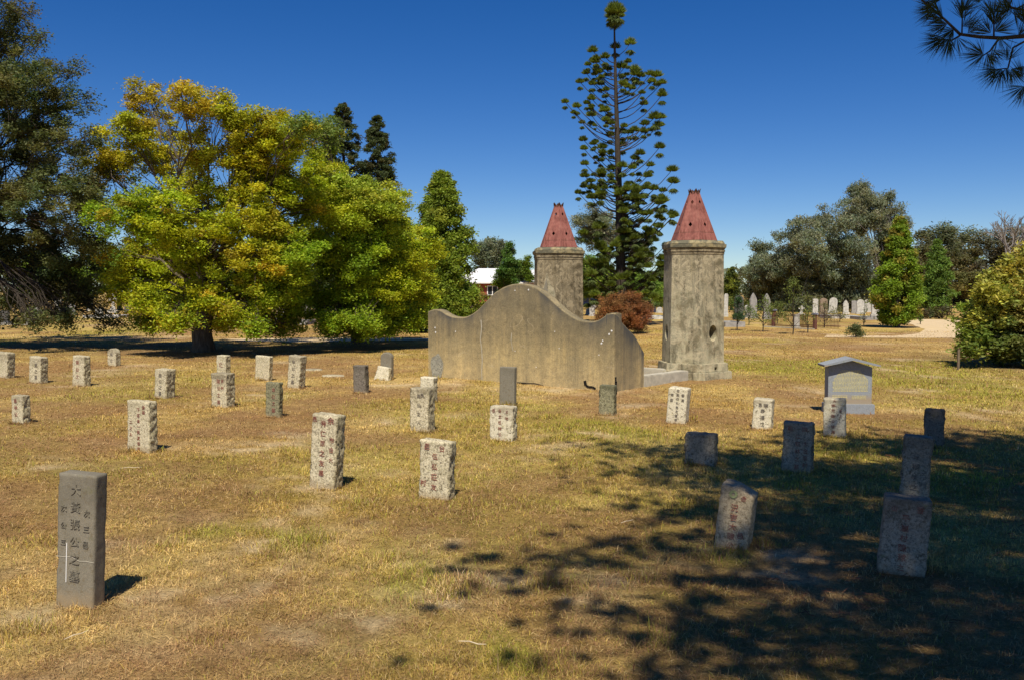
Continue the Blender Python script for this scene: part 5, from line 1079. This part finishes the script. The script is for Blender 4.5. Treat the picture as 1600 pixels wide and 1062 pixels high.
# iron fence with brick piers
a_, b_ = gp(1199, 511), gp(1273, 515)
e = empty('iron_grave_fence', (a_.x, a_.y, 0), math.atan2(b_.y - a_.y, b_.x - a_.x), 'rusty iron picket fence with brick piers round a grave', 'fence'); Lf = (b_ - a_).length; mb = MB()
for i in range(int(Lf / .085)):
    x_ = .04 + i * .085; mb.tube([(x_, 0, .0), (x_, 0, .62), (x_, 0, .68)], [.009, .009, .001], 5)
mb.build('front_pickets', M['iron'], e); mb = MB()
for i in range(int(Lf / .085)):
    x_ = .04 + i * .085; mb.tube([(x_, 1.5, .0), (x_, 1.5, .62), (x_, 1.5, .68)], [.009, .009, .001], 5)
mb.build('back_pickets', M['iron'], e); mb = MB()
for z_ in (.1, .55): mb.box(0, Lf, -.014, .014, z_, z_ + .03); mb.box(0, Lf, 1.486, 1.514, z_, z_ + .03)
mb.build('rail', M['iron'], e)
for x_, h_ in ((.42, .78), (Lf, .66)):
    mb = MB(); mb.box(x_ - .07, x_ + .07, -.07, .07, -.05, h_); o = mb.build('brick_pier', M['pier'], e); mb = MB(); mb.box(x_ - .11, x_ + .11, -.11, .11, h_ + .002, h_ + .07); mb.build('pier_cap', M['cap'], o)
mb = MB(); mb.box(-.1, Lf + .1, -.13, -.105, -.05, .06); mb.build('plinth', M['concrete'], e)
# wooden stake
p = gp(1497, 577); e = empty('wooden_stake', (p.x, p.y, gzf(p.x, p.y)), 0, 'thin wooden stake standing in the grass left of the yellow bush', 'stake')
mb = MB(); mb.box(-.025, .025, -.02, .02, -.1, .44); mb.build('post', M['wood'], e, bevel=.004)
mb = MB(); mb.tube([(-.02, 0, .44), (.04, .05, .47), (.12, .12, .46)], [.012, .012, .01], 6); mb.build('wire_loop', M['iron'], e)

# ------------------------------------------------------------------ houses, car, sign
def house(u, Y, W_, D_, zw, zr, wallm, label, rz=0.0, roofm='roof', win=((-.3, 1.0, 1.2),)):
    b_ = at(u, 500, Y); e = empty('house', (b_.x, Y, 0), rz, label, 'house'); mb = MB(); mb.box(-W_ / 2, W_ / 2, 0, D_, -.1, zw); mb.build('wall', M[wallm], e)
    ov = .5; x0, x1, y0, y1 = -W_ / 2 - ov, W_ / 2 + ov, -ov, D_ + ov; h2 = D_ / 2; mb = MB()
    mb.add([(x0, y0, zw + .003), (x1, y0, zw + .003), (x1, y1, zw + .003), (x0, y1, zw + .003), (x0 + h2, D_ / 2, zr), (x1 - h2, D_ / 2, zr)], [(0, 1, 5, 4), (1, 2, 5), (2, 3, 4, 5), (3, 0, 4), (3, 2, 1, 0)]); mb.build('roof', M[roofm], e)
    for fx, w_, h_ in win:
        x_ = fx * W_; mb = MB(); z_ = zw - h_ - .35
        mb.box(x_ - w_ / 2, x_ + w_ / 2, -.06, -.003, z_, z_ + .1); mb.box(x_ - w_ / 2, x_ + w_ / 2, -.06, -.003, z_ + h_ - .08, z_ + h_); mb.box(x_ - w_ / 2, x_ - w_ / 2 + .09, -.058, -.003, z_ + .1, z_ + h_ - .08); mb.box(x_ + w_ / 2 - .09, x_ + w_ / 2, -.058, -.003, z_ + .1, z_ + h_ - .08); mb.box(x_ - .04, x_ + .04, -.055, -.003, z_ + .1, z_ + h_ - .08)
        o_ = mb.build('window', M['white_paint'], e); mb = MB(); mb.box(x_ - w_ / 2 + .09, x_ + w_ / 2 - .09, -.03, -.004, z_ + .1, z_ + h_ - .08); mb.build('pane', M['glass'], o_)
    mb = MB(); mb.box(x0, x1, y0 - .1, y0, zw - .12, zw + .02); mb.build('gutter', M['white_paint'], e); return e
house(772, 100, 9, 7, 2.65, 4.3, 'brick', 'red brick house with a pale metal roof beyond the wall', .1, win=((-.34, .9, 1.15), (-.02, 1.2, 1.1), (.3, .9, 1.1)))
house(826, 112, 5, 5, 3.2, 4.4, 'cream', 'small cream building glimpsed left of the left tower', -.3, win=((-.1, .9, .9),))
house(905, 118, 8, 6, 2.1, 3.2, 'green_paint', 'low green shed behind the rust bush', 0, 'green_paint', win=((.2, .9, .6),))
def car(u, v, label):
    p = gp(u, v); e = empty('parked_car', (p.x, p.y, 0), .15, label, 'car'); mb = MB()
    pr = [(-2.1, .35), (2.1, .35), (2.15, .6), (2.05, .85), (1.2, .95), (.5, 1.42), (-.9, 1.45), (-1.7, 1.0), (-2.12, .9)]; n = len(pr)
    def side(y, s_): return [(x_, y * (1 if z_ < 1 else .82), z_) for x_, z_ in pr]
    mb.add(side(-.85, 1) + side(.85, 1), [tuple(range(n)), tuple(range(2 * n - 1, n - 1, -1))] + [(i, i + n, (i + 1) % n + n, (i + 1) % n) for i in range(n)]); mb.build('body', M['navy'], e, bevel=.03)
    mb = MB(); mb.add([(1.0, -.86, .98), (.42, -.76, 1.36), (-.85, -.76, 1.38), (-1.4, -.86, 1.02)], [(0, 1, 2, 3)]); mb.add([(1.0, .86, .98), (.42, .76, 1.36), (-.85, .76, 1.38), (-1.4, .86, 1.02)], [(3, 2, 1, 0)]); mb.build('side_window', M['glass'], e)
    for x_ in (-1.3, 1.3):
        for y_ in (-.8, .8):
            mb = MB(); mb.tube([(x_, y_ - .1, .32), (x_, y_ + .1, .32)], [.32, .32], 16); mb.f.append(tuple(range(15, -1, -1))); w_ = mb.build('wheel', M['rubber'], e)
            mb = MB(); s_ = -1 if y_ < 0 else 1; mb.tube([(x_, y_, .32), (x_, y_ + s_ * .112, .32)], [.19, .19], 12); mb.build('rim', M['headstone_grey'], w_)
    return e
car(905, 483, 'dark navy car parked between the left tower and the rust bush')
b_ = at(1012, 470, 75); e = empty('sign_board', (b_.x, 75, 0), 0, 'small green sign board with a white panel above the rust bush', 'sign'); mb = MB(); mb.box(-.3, .3, -.03, .0, 1.45, 1.95); mb.build('board', M['green_paint'], e)
mb = MB(); mb.box(-.17, .17, -.045, -.032, 1.55, 1.8); mb.build('white_panel', M['white_paint'], e)
for x_ in (-.25, .25): mb = MB(); mb.box(x_ - .04, x_ + .04, .003, .06, -.05, 1.9); mb.build('post', M['wood'], e)
b_ = at(917, 470, 80); e = empty('red_shelter', (b_.x, 80, 0), 0, 'small red roofed shelter glimpsed right of the left tower', 'shelter'); mb = MB(); mb.box(-1.0, .35, 0, 1, 1.35, 1.65); mb.build('roof', M['red_sheet'], e)
for x_ in (-.9, .25): mb = MB(); mb.box(x_ - .05, x_ + .05, .1, .2, -.05, 1.348); mb.build('post', M['wood'], e)

# ------------------------------------------------------------------ near pine: crown overhead at right, casting the foreground shade
def near_pine():
    base = Vector((8.2, -.5, 0)); e = empty('overhanging_pine', base, 0, 'pine tree beside the camera with its needled branch hanging in at upper right', 'tree'); mb = MB(); lv = Leaves()
    mb.tube([(0, 0, -.2), (-.1, .1, 4), (0, .2, 8), (.1, .1, 13)], [.34, .27, .2, .06], 12)
    ND = (.035, .06, .02)
    poly = [(1.35, 9.6), (1.25, 8.2), (1.6, 7.0), (1.0, 6.1), (.25, 5.85), (.2, 5.3), (.55, 4.6), (.55, 4.0), (.6, 3.0), (.6, 1.5), (9.5, 1.5), (10.5, 9.8), (6.5, 10.5), (4.2, 10.3), (2.8, 9.6)]
    def inside(x, y):
        c_ = False
        for i in range(len(poly)):
            x1, y1 = poly[i]; x2, y2 = poly[i - 1]
            if (y1 > y) != (y2 > y) and x < (x2 - x1) * (y - y1) / (y2 - y1) + x1: c_ = not c_
        return c_
    cot = math.cos(SUN_EL) / math.sin(SUN_EL); cnt = 0
    boughs = []; HOLES = []
    for (u, v, r_) in [(1128, 850, .3), (1395, 880, .22), (1250, 728, .2), (1095, 715, .25), (1180, 880, .22), (1040, 790, .45), (1120, 930, .2), (1300, 990, .2), (950, 960, .25), (1160, 770, .2), (1330, 720, .25), (1480, 700, .25)]:
        p_ = gp(u, v); HOLES.append((p_.x, p_.y + .16, r_))
    while cnt < 345:
        gx, gy = random.uniform(-.1, 10), random.uniform(1.5, 10.6)
        if not inside(gx, gy): continue
        if float(fbm(gx / .9, gy / 1.1, seed=97, o=2)) < .36: continue
        if any((gx - hx) ** 2 + (gy - hy) ** 2 < hr ** 2 for hx, hy, hr in HOLES): continue
        if gy < 5.0 and random.random() < .25: continue
        h = random.uniform(5.2, 10.5) if gy < 8 else random.uniform(6.5, 11)
        c_ = Vector((gx - TRAVEL.x * cot * h, gy - TRAVEL.y * cot * h, h)); cnt += 1
        boughs.append(c_)
    for c_ in boughs:
        q = c_ - base; zt_ = min(12.5, max(2.5, q.z - random.uniform(.3, 1.6))); lp = curve_pts((0, 0, zt_), q, 6, .04, .03); mb.tube(lp, [.055, .05, .042, .034, .026, .018, .01], 5, False)
        sa_ = random.uniform(0, 6.283); sd1 = Vector((math.cos(sa_), math.sin(sa_), .15)); sd2 = Vector((-math.sin(sa_), math.cos(sa_), 0))
        for k in range(24):
            t_ = q + sd1 * random.gauss(0, .6) + sd2 * random.gauss(0, .22) + Vector((0, 0, random.gauss(0, .12))); mb.tube([lp[random.randint(3, 6)], t_], [.01, .006], 4, False)
            lv.spikes(t_, 30, .0, .15, .016, ND, .3, (t_ - q).normalized() if (t_ - q).length > .05 else (0, 0, 1), .9)
    # the branch that shows: built from the photo at about six metres
    Y = 6.3
    def W(u, v, dy=0): p_ = at(u, v, Y + dy); return p_ - base
    main = [W(1900, 40, -.2), W(1700, 50), W(1600, 57), (W(1563, 60)), W(1530, 58), W(1500, 54), W(1475, 30), W(1440, 0)]
    root_ = [Vector((0, 0, 3.2)), Vector((-1.5, 2.5, 3.5)), main[0]]
    mb.tube(root_, [.07, .05, .03], 6, False); mb.tube(main, [.03, .022, .015, .013, .012, .01, .008, .006], 6, False)
    mb.tube([W(1560, 62), W(1547, 80), W(1535, 88)], [.008, .006, .004], 5, False); mb.tube([W(1605, 63), W(1583, 75), W(1575, 107), W(1555, 109)], [.008, .007, .006, .004], 5, False)
    mb.tube([W(1500, 56), W(1488, 63), W(1470, 62)], [.007, .006, .004], 5, False); mb.tube([W(1700, 55), W(1640, 100), W(1600, 140)], [.014, .01, .005], 5, False)
    mb.tube([W(1700, 45), W(1640, 25), W(1580, 12), W(1555, -20)], [.014, .01, .008, .004], 5, False); mb.tube([W(1553, 60), W(1553, 20)], [.007, .004], 5, False); mb.tube([W(1503, 54), W(1504, 15)], [.006, .004], 5, False)
    def tuft(u, v, du, dv, n=70, L_=.17, cone=.75):
        a_ = W(u, v, random.uniform(-.1, .1)); ax = at(u + du, v + dv, Y) - at(u, v, Y); ax.normalize(); ax.y += random.uniform(-.3, .3)
        lv.spikes(a_, n, .0, L_, .0042, ND, .3, tuple(ax), cone)
    for q in [(1480, 38, -30, 5), (1474, 30, -30, -15), (1468, 20, -30, -10), (1462, 12, -28, 5), (1490, 46, -20, 15), (1476, 60, -25, 14), (1470, 62, -28, 10), (1484, 62, -12, 20), (1495, 58, 5, 25, 26), (1503, 30, 5, -30), (1504, 18, 10, -25), (1504, 42, 20, -15, 40), (1512, 52, 22, -18, 40),
              (1553, 40, 5, -30), (1552, 25, -10, -30), (1554, 50, 22, -15), (1548, 52, -20, -20), (1560, 58, 8, 22, 30), (1575, 20, -15, -20), (1582, 12, -25, 5), (1583, 15, 20, 10), (1598, 35, 0, -25), (1590, 58, 15, -10, 50), (1536, 86, -25, 8), (1537, 86, -15, -15, 34), (1542, 84, 15, 22, 50), (1550, 78, 10, 18, 40), (1556, 108, -25, 12), (1572, 107, -6, 28), (1565, 108, -18, 24), (1580, 108, 24, 18),
              (1573, 95, 10, -20, 40), (1600, 135, -20, 22), (1604, 140, 0, 28), (1612, 128, 15, 15), (1598, 120, -8, -18, 40), (1625, 60, 0, -25), (1640, 30, 0, -20), (1660, 60, 10, 20), (1500, 0, -10, -15), (1470, 0, -30, -5), (1530, 5, 0, -15)]:
        tuft(*q)
    mb.build('trunk', M['bark_dark'], e, smooth=True); lv.build('crown', M['needle'], e, up=.1)
near_pine()
def litter():
    lv = Leaves(); n = 9000
    x = rng.uniform(-.2, 5.5, n); y = rng.uniform(3.2, 9.5, n); k_ = rng.random(n) < sst(.42, .62, fbm(x / .8, y / .8, seed=91, o=3)) * sst(-.2, 1.2, x - .1 * y); x, y = x[k_], y[k_]; n = len(x)
    a_ = rng.uniform(0, 6.283, n); lv.P.append(np.stack([x, y, gz(x, y) + rng.uniform(.008, .03, n)], -1)); lv.A.append(np.stack([np.cos(a_), np.sin(a_), rng.normal(0, .15, n)], -1))
    lv.L.append(rng.uniform(.04, .13, n)); lv.W.append(rng.uniform(.003, .007, n)); lv.C.append(np.array((.24, .1, .05)) * rng.uniform(.6, 1.6, (n, 1)))
    tag(lv.build('needle_litter', M['grass'], None, up=1.5), 'red brown fallen pine needles in the grass at lower right', 'litter', kind='stuff')
litter()
for (u, v, L_, a_, lb) in [(205, 738, .1, .05, 'thin bleached twig lying right of the front slate slab'), (738, 1012, .075, -.45, 'short pale twig lying in the grass at bottom centre'), (120, 1000, .06, .9, 'short pale twig lying below the front slate slab'), (980, 820, .06, .6, 'small pale twig lying left of the lichened stone')]:
    p_ = gp(u, v); z_ = gzf(p_.x, p_.y) + .025; mb = MB(); c_, s_ = math.cos(a_) * L_, math.sin(a_) * L_
    mb.tube([(-c_, -s_, 0), (-.2 * c_, -.25 * s_, .008), (.4 * c_, .45 * s_, .004), (c_, s_, .01)], [.0015, .0028, .0024, .001], 5); tag(mb.build('fallen_twig', M['straw'], loc=(p_.x, p_.y, z_)), lb, 'twig')
build_grass()
